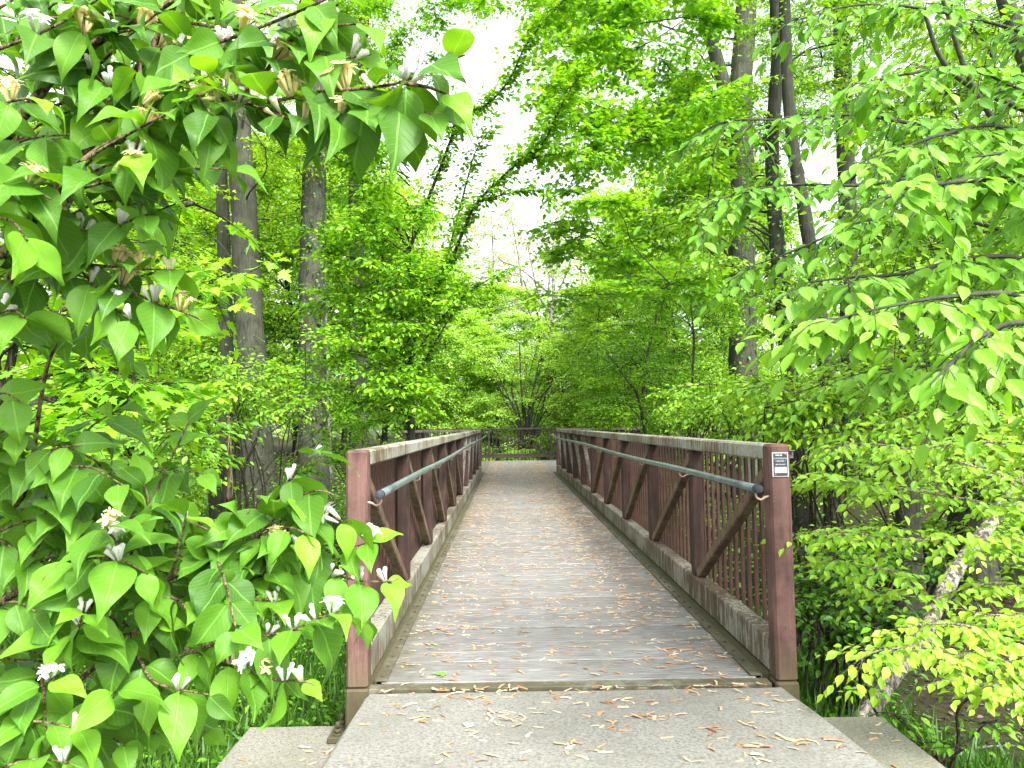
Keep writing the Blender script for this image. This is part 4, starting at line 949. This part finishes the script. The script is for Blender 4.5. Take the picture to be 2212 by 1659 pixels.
big_tree('elm_tree', 'shaded trunk low behind the right hand shrubs near the leaning log', (1962, 1180), [(1958, 1050), (1955, 900), (1965, 700), (1975, 400)], 9, .15, .1,
         fill(1860, 2240, 560, 900, 7, 9.5, 12, .55, .22, 18), .08, T_OV, M['elm_s'], M['bark'])
big_tree('elm_tree', 'thick shaded trunk behind the upper end of the leaning log', (2100, 1170), [(2085, 1050), (2090, 900), (2110, 700), (2120, 400)], 9.5, .22, .15,
         fill(1950, 2300, 480, 800, 7, 10, 10, .6, .25, 18), .08, T_OV, M['elm_s'], M['bark'])
# --- slender saplings behind the railing on the right
def sapling(label, foot, Y, top, clumps_, leaf, mat, r=.035, tpl=T_OV):
    big_tree('sapling', label, foot, [((foot[0] * 2 + top[0]) / 3, (foot[1] * 2 + top[1]) / 3), ((foot[0] + 2 * top[0]) / 3 + 6, (foot[1] + 2 * top[1]) / 3), top], Y, r, .01, clumps_, leaf, tpl, mat, M['bark_dark'], limb_r=.014, flare=.2)
sapling('thin dark sapling right of the far railing, tallest of the slender stems', (1375, 930), 20, (1430, 560), fill(1300, 1480, 560, 800, 17, 20, 16, .8, .3, 24), .085, M['maple'], .06)
sapling('slender sapling leaning left above the right railing', (1420, 940), 17, (1310, 760), fill(1260, 1440, 740, 910, 15, 18, 14, .6, .25, 22), .08, M['fan'], .045)
sapling('slim sapling between far railing and massive grey maple', (1500, 940), 16, (1490, 640), fill(1420, 1600, 620, 900, 14, 17, 20, .6, .25, 22), .08, M['maple'], .04, T_MAPS)
shrub('dense shrub pressed against the outer right railing', at(1480, 1000, 12), pixfill(1440, 1700, 820, 950, 9, 13, 22, .45, .18, 16), .08, T_OV, M['elm_s'], M['twig'])
shrub('broad thicket on the shaded bank behind the pale green sprays', at(1980, 1200, 9.5), pixfill(1760, 2300, 960, 1230, 8.2, 11, 26, .6, .22, 18), .085, T_OV, M['elm_s'], M['twig'])
shrub('shrub with drooping leaves behind the plaque post', at(1760, 1040, 7.5), pixfill(1620, 1860, 800, 960, 6.0, 8, 14, .38, .15, 12), .08, T_OV, M['elm_s'], M['twig'], droop=.7)

# --- elm close on the right
en = thing('elm_tree', 'nearest elm with bright serrated leaves hanging in from the right edge', 'tree', (*at(2420, 1200, 5.2)[:2], float(gz(*at(2420, 1200, 5.2)[:2]))))
tm, lm = MB(), MB(); eb = at(2420, 1200, 5.2); eb[2] = float(gz(eb[0], eb[1])) - .05
EP = trunk(tm, [eb, at(2380, 700, 5.2), at(2270, 260, 5.2), at(2190, 60, 5.2), at(2140, -120, 5.2)], .085, .05, flare=.3, wob=.03)
for a_, b_, c_ in (((2270, 260, 5.2), (2060, 160, 5.0), (1990, 10, 4.9)), ((2330, 480, 5.2), (2120, 220, 4.8), (2030, -20, 4.6))):
    P = place([a_, b_, c_]); tm.tube(P, np.linspace(.026, .012, len(P)), 8)
ELM = [([(2330, 420, 4.4), (2120, 300, 3.9), (1942, 262, 3.5), (1839, 248, 3.4), (1696, 258, 3.3), (1570, 262, 3.25), (1490, 300, 3.2)], 16, .30, .078, .35),
       ([(2330, 380, 4.0), (2180, 278, 3.1), (2040, 290, 2.9), (1958, 317, 2.8), (1870, 345, 2.75)], 18, .24, .082, .72),
       ([(2330, 480, 3.6), (2212, 397, 2.6), (2100, 390, 2.4), (2037, 397, 2.3), (1960, 405, 2.25), (1914, 430, 2.2)], 17, .22, .085, .8),
       ([(2330, 620, 3.6), (2212, 560, 2.8), (2080, 560, 2.6), (1960, 590, 2.5), (1830, 600, 2.4), (1745, 610, 2.35)], 17, .22, .082, .78),
       ([(2330, 700, 3.4), (2212, 640, 2.5), (2060, 640, 2.3), (1930, 660, 2.2), (1800, 690, 2.15)], 17, .22, .085, .82),
       ([(2330, 760, 3.2), (2230, 700, 2.2), (2130, 720, 2.1), (2060, 780, 2.05), (2010, 830, 2.0)], 15, .18, .085, .85),
       ([(2330, 300, 3.6), (2212, 200, 3.0), (2090, 150, 2.9), (1960, 160, 2.85), (1860, 180, 2.8)], 17, .26, .08, .6),
       ([(2330, 120, 4.0), (2180, 60, 3.6), (2000, 20, 3.4), (1860, 10, 3.3), (1730, 40, 3.2)], 16, .28, .08, .5),
       ([(2330, 560, 4.4), (2100, 480, 4.0), (1900, 470, 3.7), (1720, 540, 3.5), (1610, 580, 3.4)], 15, .26, .08, .55),
       ([(2330, 420, 4.2), (2060, 380, 3.8), (1860, 400, 3.5), (1700, 400, 3.4), (1560, 430, 3.3), (1500, 470, 3.25)], 16, .26, .08, .5),
       ([(2330, 860, 3.8), (2180, 800, 3.2), (2020, 790, 3.0), (1880, 800, 2.9)], 15, .24, .08, .7),
       ([(2330, 240, 3.0), (2260, 330, 2.6), (2180, 330, 2.45), (2100, 340, 2.4)], 16, .22, .085, .75)]
for pts, dens, L, lf, va in ELM:
    P = place(pts); tm.tube(P, np.linspace(.012, .0025, len(P)), 7, caps=False)
    along(P, lm, tm, dens * 1.4, L, up=-.05, leaf=lf * .92, tpl=T_ELM, m=7, var=(va, .14), sag=.45, droop=.75, twig_r=.0026, flat=.3, jit=.2, face=(-.25, -.35, 1))
tm.build('trunk', M['bark'], en); lm.build('crown', M['elm'], en, uvs=True)
# elm behind it, filling the right
big_tree('elm_tree', 'second elm whose leafy boughs hang behind the nearest elm on the right', (2330, 1200), [(2300, 900), (2280, 600), (2260, 300), (2240, 0), (2230, -150)], 7.5, .13, .08,
         fill(1900, 2300, -60, 300, 5.5, 7.5, 14, .6, .25, 20) + fill(1820, 2300, 300, 640, 5, 7, 15, .5, .22, 18) + fill(1950, 2300, 640, 960, 4.6, 7, 13, .5, .2, 18), .08, T_OV, M['elm_s'], M['bark'], droop=.55, var=(.48, .2))

# --- shrubs lower right
def layered(label, base, rows, leaf, var, seedn, twig='twig_pale', dens=33, L=.27):
    bx = np.array([base[0], base[1], float(gz(base[0], base[1])) - .03]); t = thing('elm_shrub', label, 'shrub', bx)
    tm, lm = MB(), MB()
    for pts in rows:
        P = place(pts); tm.tube(P, np.linspace(.009, .0025, len(P)), 6, caps=False)
        limb(tm, bx, P[0], .016, .009, bow=.1)
        along(P, lm, tm, dens, L, up=.05, leaf=leaf, tpl=T_OV, m=7, var=(var, .16), sag=.3, droop=.6, twig_r=.0018, flat=.3, face=(-.2, -.3, 1))
    tm.build('stems', M[twig], t); lm.build('foliage', M['elm_s'], t)
layered('pale green shrub of layered sprays right of the plaque post', at(2350, 1250, 5.5),
        [[(2300, 1130, 5.0), (2100, 1080, 4.7), (1900, 1050, 4.5), (1760, 1030, 4.5)], [(2300, 1180, 4.8), (2120, 1165, 4.5), (1960, 1165, 4.3), (1830, 1150, 4.3), (1730, 1150, 4.4)],
         [(2300, 1080, 5.2), (2080, 1000, 4.9), (1900, 960, 4.8), (1770, 970, 4.8)],
         [(2300, 1010, 4.6), (2180, 960, 4.2), (2050, 960, 4.0), (1920, 990, 4.0)], [(1960, 1240, 4.9), (1880, 1225, 4.7), (1790, 1210, 4.5)], [(2300, 1290, 4.9), (2150, 1260, 4.8), (2000, 1290, 4.8), (1870, 1270, 4.9)],
         [(2300, 940, 4.6), (2180, 900, 4.3), (2060, 890, 4.2), (1940, 905, 4.2)]], .062, .66, 1)
layered('bright low spray of leaves reaching left over the concrete ledge', at(2380, 1420, 4.4),
        [[(2300, 1440, 4.2), (2212, 1432, 4.0), (2100, 1420, 3.8), (2000, 1400, 3.7), (1900, 1405, 3.6), (1840, 1435, 3.6)], [(2300, 1400, 4.2), (2180, 1380, 4.0), (2080, 1350, 3.9), (1980, 1350, 3.8), (1930, 1370, 3.8)],
         [(2212, 1432, 4.0), (2150, 1480, 3.8), (2080, 1470, 3.7)], [(2300, 1360, 4.2), (2200, 1330, 4.1), (2110, 1330, 4.0)]], .062, .74, 2, dens=36, L=.21)
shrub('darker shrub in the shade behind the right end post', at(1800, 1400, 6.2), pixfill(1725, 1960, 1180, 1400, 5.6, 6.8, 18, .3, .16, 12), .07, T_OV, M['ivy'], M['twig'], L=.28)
shrub('small broad leaved plant growing beside the right concrete ledge', at(1990, 1560, 4.7), [(at(1930, 1540, 4.7), .12, .06, 4), (at(1965, 1600, 4.6), .1, .05, 3), (at(2130, 1560, 4.5), .16, .06, 4), (at(1870, 1480, 4.9), .1, .05, 3), (at(2080, 1620, 4.4), .12, .05, 3), (at(2120, 1490, 4.5), .14, .05, 4)], .065, T_OV, M['cover'], M['twig'], L=.16, m=5)
# leaning dead log
lg = thing('fallen_log', 'bare grey dead log leaning from the right ledge up to the right', 'log', at(1880, 1560, 5.5))
b = MB(); LP = smooth_line([at(1850, 1570, 5.4), at(1930, 1460, 5.55), at(1990, 1375, 5.7), at(2060, 1240, 6.0), at(2140, 1130, 6.3), at(2225, 990, 6.6), at(2300, 870, 6.9)], 6)
b.tube(LP, np.linspace(.064, .055, len(LP)) * (1 + .06 * rng.normal(0, .6, len(LP))), 12, wob=.06)
b.build('trunk', M['log'], lg)
b = MB(); b.tube(smooth_line([at(2225, 1150, 6.3), at(2180, 1080, 6.2), at(2120, 1010, 6.0), at(2060, 950, 6.0)], 5), np.linspace(.045, .02, 16), 8, wob=.05); b.build('limb', M['bark_pale'], lg)
# ------------------------------------------------------------------ far wood
def proto_tree(name, label, h, r, n_cl, n_sp, cw, leaf, mat, bark, tpl=T_FAR, low=.25, m=7, var=(.5, .22), group=None):
    t = thing(name, label, 'tree', (0, 0, 0), group); tm, lm = MB(), MB()
    P = trunk(tm, [(0, 0, -.1), (rng.normal(0, .15), rng.normal(0, .15), h * .35), (rng.normal(0, .3), rng.normal(0, .3), h * .7), (rng.normal(0, .3), rng.normal(0, .3), h)], r, r * .25, sides=9); cs = []
    for _ in range(n_cl):
        zt = low + (1 - low) * rng.random(); a = rng.uniform(0, 6.28)
        rad = cw * (math.sin(math.pi * min(1, (zt - low) / (1 - low) * .85 + .15)) ** .6) * math.sqrt(rng.random()); c = np.array([math.cos(a) * rad, math.sin(a) * rad, h * zt])
        s = pick(P, c[2] - rng.uniform(.5, 1.1) * rad - .1); near_ = [q for q in cs if np.hypot(q[0], q[1]) < rad * .85 and np.linalg.norm(q - c) < np.linalg.norm(s - c) * .75]
        if near_: s = min(near_, key=lambda q: np.linalg.norm(q - c))
        limb(tm, s, c, r * (.12 if near_ else .22), .012, bow=.05 * rng.uniform(-.8, 1.4), sides=4); cs.append(c)
        clump(lm, tm, c, (cw * .34, cw * .34, cw * .17), n_sp, leaf=leaf, tpl=tpl, m=m, L=.6, var=var, sag=.2, twig_r=.006)
    tm.build('trunk', bark, t); lm.build('crown', mat, t)
    return t
def copy_tree(o, loc, rz, sc, label, group):
    c = o.copy(); COL.objects.link(c)
    for ch in o.children:
        d = ch.copy(); COL.objects.link(d); d.parent = c
    c.location = loc; c.rotation_euler = (0, 0, rz); c.scale = sc; c['label'] = label; c['group'] = group
    return c
def put_tree(o, px, Y, toppy, rz, first, label, group, wide=1.0, h=12.0):
    """stand the tree at distance Y under pixel column px, tall enough to end at pixel row toppy"""
    p = at(px, 915, Y); z = float(gz(p[0], p[1])); top = at(px, toppy, Y)[2]; s = (top - z) / h
    c = o if first else copy_tree(o, (0, 0, 0), 0, (1, 1, 1), label, group)
    c.location = (p[0], p[1], z); c.rotation_euler = (0, 0, rz); c.scale = (s * wide, s * wide, s); c['label'] = label; c['group'] = group
    return c
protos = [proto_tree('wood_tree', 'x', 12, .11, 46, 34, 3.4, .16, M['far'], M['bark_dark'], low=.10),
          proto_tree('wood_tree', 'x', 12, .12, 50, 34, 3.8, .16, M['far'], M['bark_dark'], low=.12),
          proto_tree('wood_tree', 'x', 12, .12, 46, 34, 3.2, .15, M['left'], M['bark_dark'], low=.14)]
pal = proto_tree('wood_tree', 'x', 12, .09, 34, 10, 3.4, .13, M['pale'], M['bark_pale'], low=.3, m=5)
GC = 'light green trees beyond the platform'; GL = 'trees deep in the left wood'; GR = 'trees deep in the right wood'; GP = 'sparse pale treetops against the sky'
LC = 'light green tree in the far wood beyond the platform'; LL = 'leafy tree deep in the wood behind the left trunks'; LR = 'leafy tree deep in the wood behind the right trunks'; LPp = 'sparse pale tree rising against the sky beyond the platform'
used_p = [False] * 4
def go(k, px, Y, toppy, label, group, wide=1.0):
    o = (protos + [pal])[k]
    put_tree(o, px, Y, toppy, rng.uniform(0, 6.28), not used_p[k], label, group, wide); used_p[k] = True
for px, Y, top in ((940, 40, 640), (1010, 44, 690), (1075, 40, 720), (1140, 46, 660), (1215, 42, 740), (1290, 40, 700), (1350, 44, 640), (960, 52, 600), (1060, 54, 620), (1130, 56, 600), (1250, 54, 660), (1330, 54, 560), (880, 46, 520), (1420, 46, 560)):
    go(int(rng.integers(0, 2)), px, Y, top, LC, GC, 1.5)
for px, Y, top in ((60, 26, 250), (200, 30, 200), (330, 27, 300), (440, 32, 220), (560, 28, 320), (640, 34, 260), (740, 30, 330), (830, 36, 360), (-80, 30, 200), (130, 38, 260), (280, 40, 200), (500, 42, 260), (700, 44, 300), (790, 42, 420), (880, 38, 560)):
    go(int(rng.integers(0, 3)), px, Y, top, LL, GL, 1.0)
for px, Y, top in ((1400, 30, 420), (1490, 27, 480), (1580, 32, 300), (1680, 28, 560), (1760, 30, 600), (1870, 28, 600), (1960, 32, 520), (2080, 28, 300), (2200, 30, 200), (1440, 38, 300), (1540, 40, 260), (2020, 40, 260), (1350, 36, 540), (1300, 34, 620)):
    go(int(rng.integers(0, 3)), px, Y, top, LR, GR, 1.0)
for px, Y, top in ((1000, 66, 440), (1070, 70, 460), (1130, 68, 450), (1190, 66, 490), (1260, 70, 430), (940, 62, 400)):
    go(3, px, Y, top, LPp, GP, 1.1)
# the bare forked tree behind the platform
bt = thing('bare_tree', 'nearly leafless pale tree with spreading forks above the far railing', 'tree', (*at(1190, 915, 48)[:2], 0.0))
tm, lm = MB(), MB(); b0 = at(1192, 915, 48); b0[2] = float(gz(b0[0], b0[1]))
BP = trunk(tm, [b0, at(1188, 780, 48), at(1190, 700, 48), at(1196, 620, 48), at(1185, 540, 48)], .24, .07, sides=10)
for a in [[(1188, 740), (1150, 690), (1120, 660), (1085, 640)], [(1190, 700), (1230, 670), (1270, 640), (1330, 610)], [(1192, 680), (1165, 640), (1150, 580), (1140, 530)], [(1195, 650), (1220, 600), (1235, 560), (1260, 520)], [(1194, 640), (1130, 585), (1080, 560), (1050, 520)], [(1188, 760), (1215, 720), (1245, 710), (1290, 700)], [(1190, 600), (1210, 560), (1205, 510), (1210, 480)]]:
    P = smooth_line([at(x, y, 48 + rng.uniform(-1, 1)) for x, y in a], 5); tm.tube(P, np.linspace(.09, .02, len(P)), 6, caps=False)
    for k in range(14):
        s = P[rng.integers(3, len(P))]; e = s + rng.normal(0, .9, 3) + np.array([0, 0, .8]); tm.twigs(s[None], ((s + e) / 2 + rng.normal(0, .1, 3))[None], e[None], .016, .006)
        if k % 2 == 0: clump(lm, tm, e, (.6, .6, .4), 4, leaf=.11, tpl=T_FAR, m=4, L=.5, var=(.5, .2), twig_r=.005)
finish(bt, tm, lm, M['bark_pale'], M['pale'])
# multi-stemmed bush right behind the far railing
shb = thing('shrub', 'spreading shrub with several dark leaning stems directly behind the far railing', 'shrub', (*at(1150, 930, 35)[:2], float(gz(*at(1150, 930, 35)[:2]))))
tm, lm = MB(), MB(); sb0 = at(1140, 930, 35); sb0[2] = float(gz(sb0[0], sb0[1]))
for a in [[(1130, 880), (1125, 820), (1122, 740)], [(1150, 880), (1175, 850), (1200, 815)], [(1110, 880), (1085, 850), (1070, 820)], [(1120, 890), (1105, 840), (1112, 800)], [(1140, 900), (1150, 850), (1165, 780)]]:
    P = smooth_line([sb0] + [at(x, y, 35) for x, y in a], 5); tm.tube(P, np.linspace(.07, .025, len(P)), 7, wob=.05)
for (px, py, y_, rx, rz, n) in fill(1020, 1260, 740, 900, 33, 37, 26, .9, .3, 26):
    c = at(px, py, y_); limb(tm, sb0 + np.array([0, 0, .6]), c, .03, .01, sides=4); clump(lm, tm, c, (rx, rx, rz), n, leaf=.11, tpl=T_FAR, m=7, L=.6, var=(.6, .2), twig_r=.005)
tm.build('stems', M['bark_dark'], shb); lm.build('foliage', M['far'], shb)
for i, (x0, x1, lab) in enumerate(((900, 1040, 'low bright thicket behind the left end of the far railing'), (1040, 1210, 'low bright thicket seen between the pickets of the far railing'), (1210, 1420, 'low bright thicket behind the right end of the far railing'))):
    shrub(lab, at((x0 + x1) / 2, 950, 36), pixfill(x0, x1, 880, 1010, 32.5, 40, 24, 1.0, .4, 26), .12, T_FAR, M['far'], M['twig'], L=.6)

fw = MB(); n = 42000
ang = rng.uniform(-1.05, 1.05, n); dist = rng.uniform(78, 110, n); X = np.sin(ang) * dist; Yy = np.cos(ang) * dist
hmax = 7 + 9 * np.clip(np.abs(ang) / .35, 0, 1) + 3 * np.sin(ang * 23) + 2 * np.sin(ang * 61 + 1)
P = np.stack([X, Yy, gz(X, Yy) + hmax * rng.random(n) ** .8], 1)
fw.leaves(P, unit(rng.normal(0, 1, (n, 3)) * np.array([1, 1, .4])), unit(np.array([0, -.2, 1.0]) + rng.normal(0, .4, (n, 3))), rng.uniform(.45, .9, n), T_OV, np.clip(rng.normal(.5, .22, n), 0, 1))
tag(fw.build('distant_woods', M['far']), kind='stuff')
# ------------------------------------------------------------------ grass, ground cover, litter
def scatter(n, fn):
    """n points on the ground from a sampler"""
    p = fn(n); keep = ~((p[:, 0] > -1.12) & (p[:, 0] < 1.8) & (p[:, 1] > 4.0) & (p[:, 1] < 24)) & ~((p[:, 0] > -1.62) & (p[:, 0] < 2.29) & (p[:, 1] < 4.57)) & ~((p[:, 0] > -3.5) & (p[:, 0] < 4.6) & (p[:, 1] > 23) & (p[:, 1] < 31.1))
    p = p[keep]; return np.stack([p[:, 0], p[:, 1], gz(p[:, 0], p[:, 1])], 1)
gr = MB()
T_BL = (np.array([(-.035, 0, 0), (.035, 0, 0), (.032, .45, -.03), (-.032, .45, -.03), (0, 1, -.22)]), [np.array([(0, 1, 2, 3)]), np.array([(3, 2, 4)])], False)
def blades(P, hmin, hmax, var):
    n = len(P); A = unit(np.array([0, 0, 1.0]) + rng.normal(0, .35, (n, 3))); Nn = unit(rng.normal(0, 1, (n, 3)) * np.array([1, 1, .2]))
    gr.leaves(P, A, Nn, rng.uniform(hmin, hmax, n), T_BL, np.clip(rng.normal(var, .2, n), 0, 1))
blades(scatter(17000, lambda n: np.stack([rng.uniform(-5.5, -.9, n), rng.uniform(2.6, 9.5, n)], 1)), .10, .34, .5)
blades(scatter(4500, lambda n: np.stack([rng.uniform(1.7, 3.2, n), rng.uniform(4.5, 9.5, n)], 1)), .15, .5, .35)
blades(scatter(2600, lambda n: np.stack([rng.normal(3.6, .45, n), rng.normal(4.6, .4, n)], 1)), .12, .38, .4)
blades(scatter(9000, lambda n: np.stack([rng.uniform(-9, -1.2, n), rng.uniform(9, 20, n)], 1)), .12, .35, .6)
tag(gr.build('grass', M['grass']), kind='stuff')
gc = MB()
def cover(P, leaf, hz, var):
    n = len(P); P = P + np.stack([rng.normal(0, .05, n), rng.normal(0, .05, n), rng.uniform(.02, hz, n)], 1)
    A = unit(rng.normal(0, 1, (n, 3)) * np.array([1, 1, .3])); gc.leaves(P, A, unit(np.array([0, 0, 1.0]) + rng.normal(0, .35, (n, 3))), leaf * rng.uniform(.6, 1.2, n), T_OV, np.clip(rng.normal(var, .2, n), 0, 1))
cover(scatter(9000, lambda n: np.stack([rng.uniform(-6.5, -1.0, n), rng.uniform(3.2, 12, n)], 1)), .06, .22, .45)
cover(scatter(22000, lambda n: np.stack([rng.uniform(-16, -1.2, n), rng.uniform(9, 26, n)], 1)), .085, .55, .55)
cover(scatter(16000, lambda n: np.stack([rng.uniform(1.8, 16, n), rng.uniform(8.5, 26, n)], 1)), .085, .6, .5)
cover(scatter(1500, lambda n: np.stack([rng.uniform(1.8, 3.4, n), rng.uniform(4.6, 8, n)], 1)), .06, .3, .35)
tag(gc.build('ground_cover', M['cover']), kind='stuff')
fl = MB(); n = 5200
P = scatter(n, lambda n: np.stack([rng.uniform(1.8, 9, n), rng.uniform(3.4, 10, n)], 1)); n = len(P)
fl.leaves(P + np.array([0, 0, .012]), unit(rng.normal(0, 1, (n, 3)) * np.array([1, 1, .15])), unit(np.array([0, 0, 1.0]) + rng.normal(0, .25, (n, 3))), rng.uniform(.03, .075, n), T_OV, rng.random(n))
M['litter'] = leaf_mat('dead_leaf', (0.0193, 0.0143, 0.0099), (0.0550, 0.0413, 0.0275), (0.1320, 0.1045, 0.0715), 0.1, 0.7, warm=(1, .8, .5))
tag(fl.build('leaf_litter', M['litter']), kind='stuff')
# dead twigs on the muddy bank
for k, (a, b_) in enumerate((((2010, 1500, 5.6), (2190, 1440, 5.9)), ((1900, 1470, 5.4), (2080, 1560, 5.0)), ((2060, 1590, 4.9), (2200, 1530, 5.3)))):
    p, q = at(*a), at(*b_); p[2] = float(gz(p[0], p[1])) + .03; q[2] = float(gz(q[0], q[1])) + .12
    tw = MB(); tw.tube(smooth_line([p, (p + q) / 2 + np.array([0, 0, .05]), q], 6), np.linspace(.014, .006, 13), 6, wob=.1)
    tag(tw.build('dead_branch', M['bark_pale']), 'dead grey branch lying on the muddy bank right of the ledge', 'branch', 'dead branches on the right bank')

# ------------------------------------------------------------------ maple seeds on deck and concrete
def seed_tpl(kind):
    """one winged maple key: fat nutlet, curved wing"""
    r = np.random.default_rng(40 + kind); bend = (.22, -.18, .35, .08)[kind]
    xs = np.linspace(0, 1, 7); hw = 1.3 * np.array([.05, .085, .055, .09, .125, .11, .03]) * (1 + .1 * r.normal(0, 1, 7))
    v = []
    for i, x in enumerate(xs):
        c = bend * x * x; z = .035 + .07 * math.sin(2.6 * x + kind) * x
        v += [(c - hw[i], x, z), (c, x, z + (.07 if i == 1 else .02)), (c + hw[i], x, z + .012)]
    f = [(i * 3 + j, i * 3 + j + 1, i * 3 + j + 4, i * 3 + j + 3) for i in range(6) for j in range(2)]
    lo = [(x, y, 0.004) for x, y, z in v[3:6]]
    return (np.array(v), [np.array(f)], True)
def seed_pair(kind):
    v, f, s = seed_tpl(kind); ang = (2.2, 1.7)[kind % 2]; c_, s_ = math.cos(ang), math.sin(ang)
    v2 = v.copy(); v2[:, 0] = v[:, 0] * c_ - v[:, 1] * s_; v2[:, 1] = v[:, 0] * s_ + v[:, 1] * c_
    return (np.concatenate([v, v2]), [np.concatenate([f[0], f[0] + len(v)])], s)
ST = [seed_tpl(0), seed_tpl(1), seed_tpl(2), seed_tpl(3), seed_pair(0)]
def slab_z(y): return float(np.interp(y, ys, ramp_z))
pos = []                                                           # (x, y, surface)
def ok(x, y): return all((x - a) ** 2 + (y - b) ** 2 > .012 ** 2 for a, b, _ in pos[-60:])
def deck_x():
    u = rng.random()
    if u < .62: return rng.uniform(px0 + .05, px1 - .05)
    if u < .90: return float(np.clip(rng.normal(1.05, .24), px0 + .05, px1 - .05))
    return float(np.clip(rng.normal(-.45, .15), px0 + .05, px1 - .05))
for k in range(30):                                                # drifts
    cx, cy = rng.uniform(-.6, 1.45), rng.uniform(3.25, 4.15)
    for q in range(rng.integers(2, 6)): pos.append((cx + rng.normal(0, .045), cy + rng.normal(0, .04), 'slab'))
for k in range(85): pos.append((rng.uniform(-.74, 1.50), rng.uniform(3.15, 4.2), 'slab'))
for k in range(46): pos.append((rng.uniform(-.72, 1.5), rng.normal(4.262, .014), 'gap'))
for k in range(18): pos.append((rng.uniform(1.62, 2.2), rng.uniform(3.7, 4.5), 'ledge'))
for k in range(14): pos.append((rng.uniform(-1.5, -.9), rng.uniform(3.9, 4.25), 'ledge'))
near = []
for k in range(1300):
    cx, cy = deck_x(), 4.42 + 19.5 * rng.random()
    if rng.random() < .45:
        for q in range(rng.integers(2, 7)): near.append((float(np.clip(cx + rng.normal(0, .05), px0 + .04, px1 - .04)), cy + rng.normal(0, .035), 'deck'))
    else: near.append((cx, cy, 'deck'))
for k in range(8500): near.append((deck_x(), 4.45 + 26 * rng.random(), 'deck'))
near = [p for p in near if p[1] < 30.8]
thin = [p for p in near if rng.random() < min(1, .55 + .05 * (p[1] - 4))]
thin.sort(key=lambda p: p[1])
lim = 300 - len(pos)
singles = pos + thin[:lim]; rest_ = thin[lim:]
zof = {'slab': lambda y: slab_z(y) + .0005, 'gap': lambda y: -.0035, 'ledge': lambda y: -.2915, 'deck': lambda y: .0005}
slab_like = {'slab': ('dry tan winged maple seed lying on the pale concrete slab', 'maple seeds scattered on the concrete slab'),
             'gap': ('dry tan winged maple seed caught in the joint between slab and planks', 'maple seeds caught in the joint at the bridge end'),
             'ledge': ('dry tan winged maple seed lying on the low concrete ledge', 'maple seeds on the low concrete ledge'),
             'deck': ('dry tan winged maple seed lying on the near deck planks', 'maple seeds scattered on the near planks')}
src = []
for i, tp in enumerate(ST):
    b = MB(); v, f, s_ = tp; b.add(v, f, 0.0, smooth=True); src.append(b.build('maple_seed', M['seed']))
first = [True] * 5
for x, y, where in singles:
    k = int(rng.choice([0, 1, 2, 3, 4], p=[.25, .25, .2, .2, .1]))
    if first[k]: o = src[k]; first[k] = False
    else: o = src[k].copy(); COL.objects.link(o)
    s_ = rng.uniform(.048, .070) * (.8 if k == 4 else 1)
    o.location = (x, y, zof[where](y) + rng.uniform(0, .002)); ang = rng.normal(0, .75) + (math.pi / 2 if rng.random() < .5 else -math.pi / 2)
    o.rotation_euler = (rng.normal(0, .08), rng.normal(0, .10), ang); o.scale = (s_ * rng.uniform(.8, 1.2), s_, s_)
    lab, grp = slab_like[where]; tag(o, lab, 'maple seed', grp)
rs = MB()
for k in range(4):
    P = np.array([(x, y, .001) for i, (x, y, w_) in enumerate(rest_) if i % 4 == k]); n = len(P)
    a = rng.normal(0, .75, n) + np.where(rng.random(n) < .5, math.pi / 2, -math.pi / 2)
    A = np.stack([-np.sin(a), np.cos(a), rng.normal(0, .06, n)], 1)
    rs.leaves(P, A, unit(np.array([0, 0, 1.0]) + rng.normal(0, .08, (n, 3))), rng.uniform(.046, .068, n), ST[k], rng.random(n))
tag(rs.build('maple_seed', M['seed']), 'tan maple seeds strewn along the deck into the distance', 'maple seeds', kind='stuff')
# single leaves that have dropped
def dropped(name, label, tpl, p, ang, size, mat):
    b = MB(); b.leaves(np.zeros((1, 3)), np.array([[0, 1.0, 0]]), np.array([[0, 0, 1.0]]), np.array([size]), (tpl[0] * np.array([1, 1, -.8]), tpl[1], tpl[2]), np.array([.5]))
    o = b.build(name, mat); o.location = p; o.rotation_euler = (0, 0, ang); tag(o, label, 'leaf'); return o
def onZ(px, py, z):
    d = FW + RT * (px - PW / 2) / FPX - UP * (py - PH / 2) / FPX
    return np.array([0, 0, H]) + d * (z - H) / d[2]
p = onZ(965, 1458, 0); dropped('fallen_leaf', 'fresh green lobed leaf lying on the first deck planks', T_MAPD, (p[0], p[1], .012), 1.75, .095, M['green_leaf'])
p = onZ(872, 1443, 0); dropped('fallen_leaf', 'tiny yellow leaf lying near the left curb', T_OV, (p[0], p[1], .006), .8, .028, M['yellow_leaf'])
p = onZ(1022, 1577, .035); dropped('fallen_leaf', 'silvery upturned star shaped leaf on the concrete slab', T_MAPD, (p[0], p[1], slab_z(p[1]) + .010), 1.1, .062, M['white_leaf'])
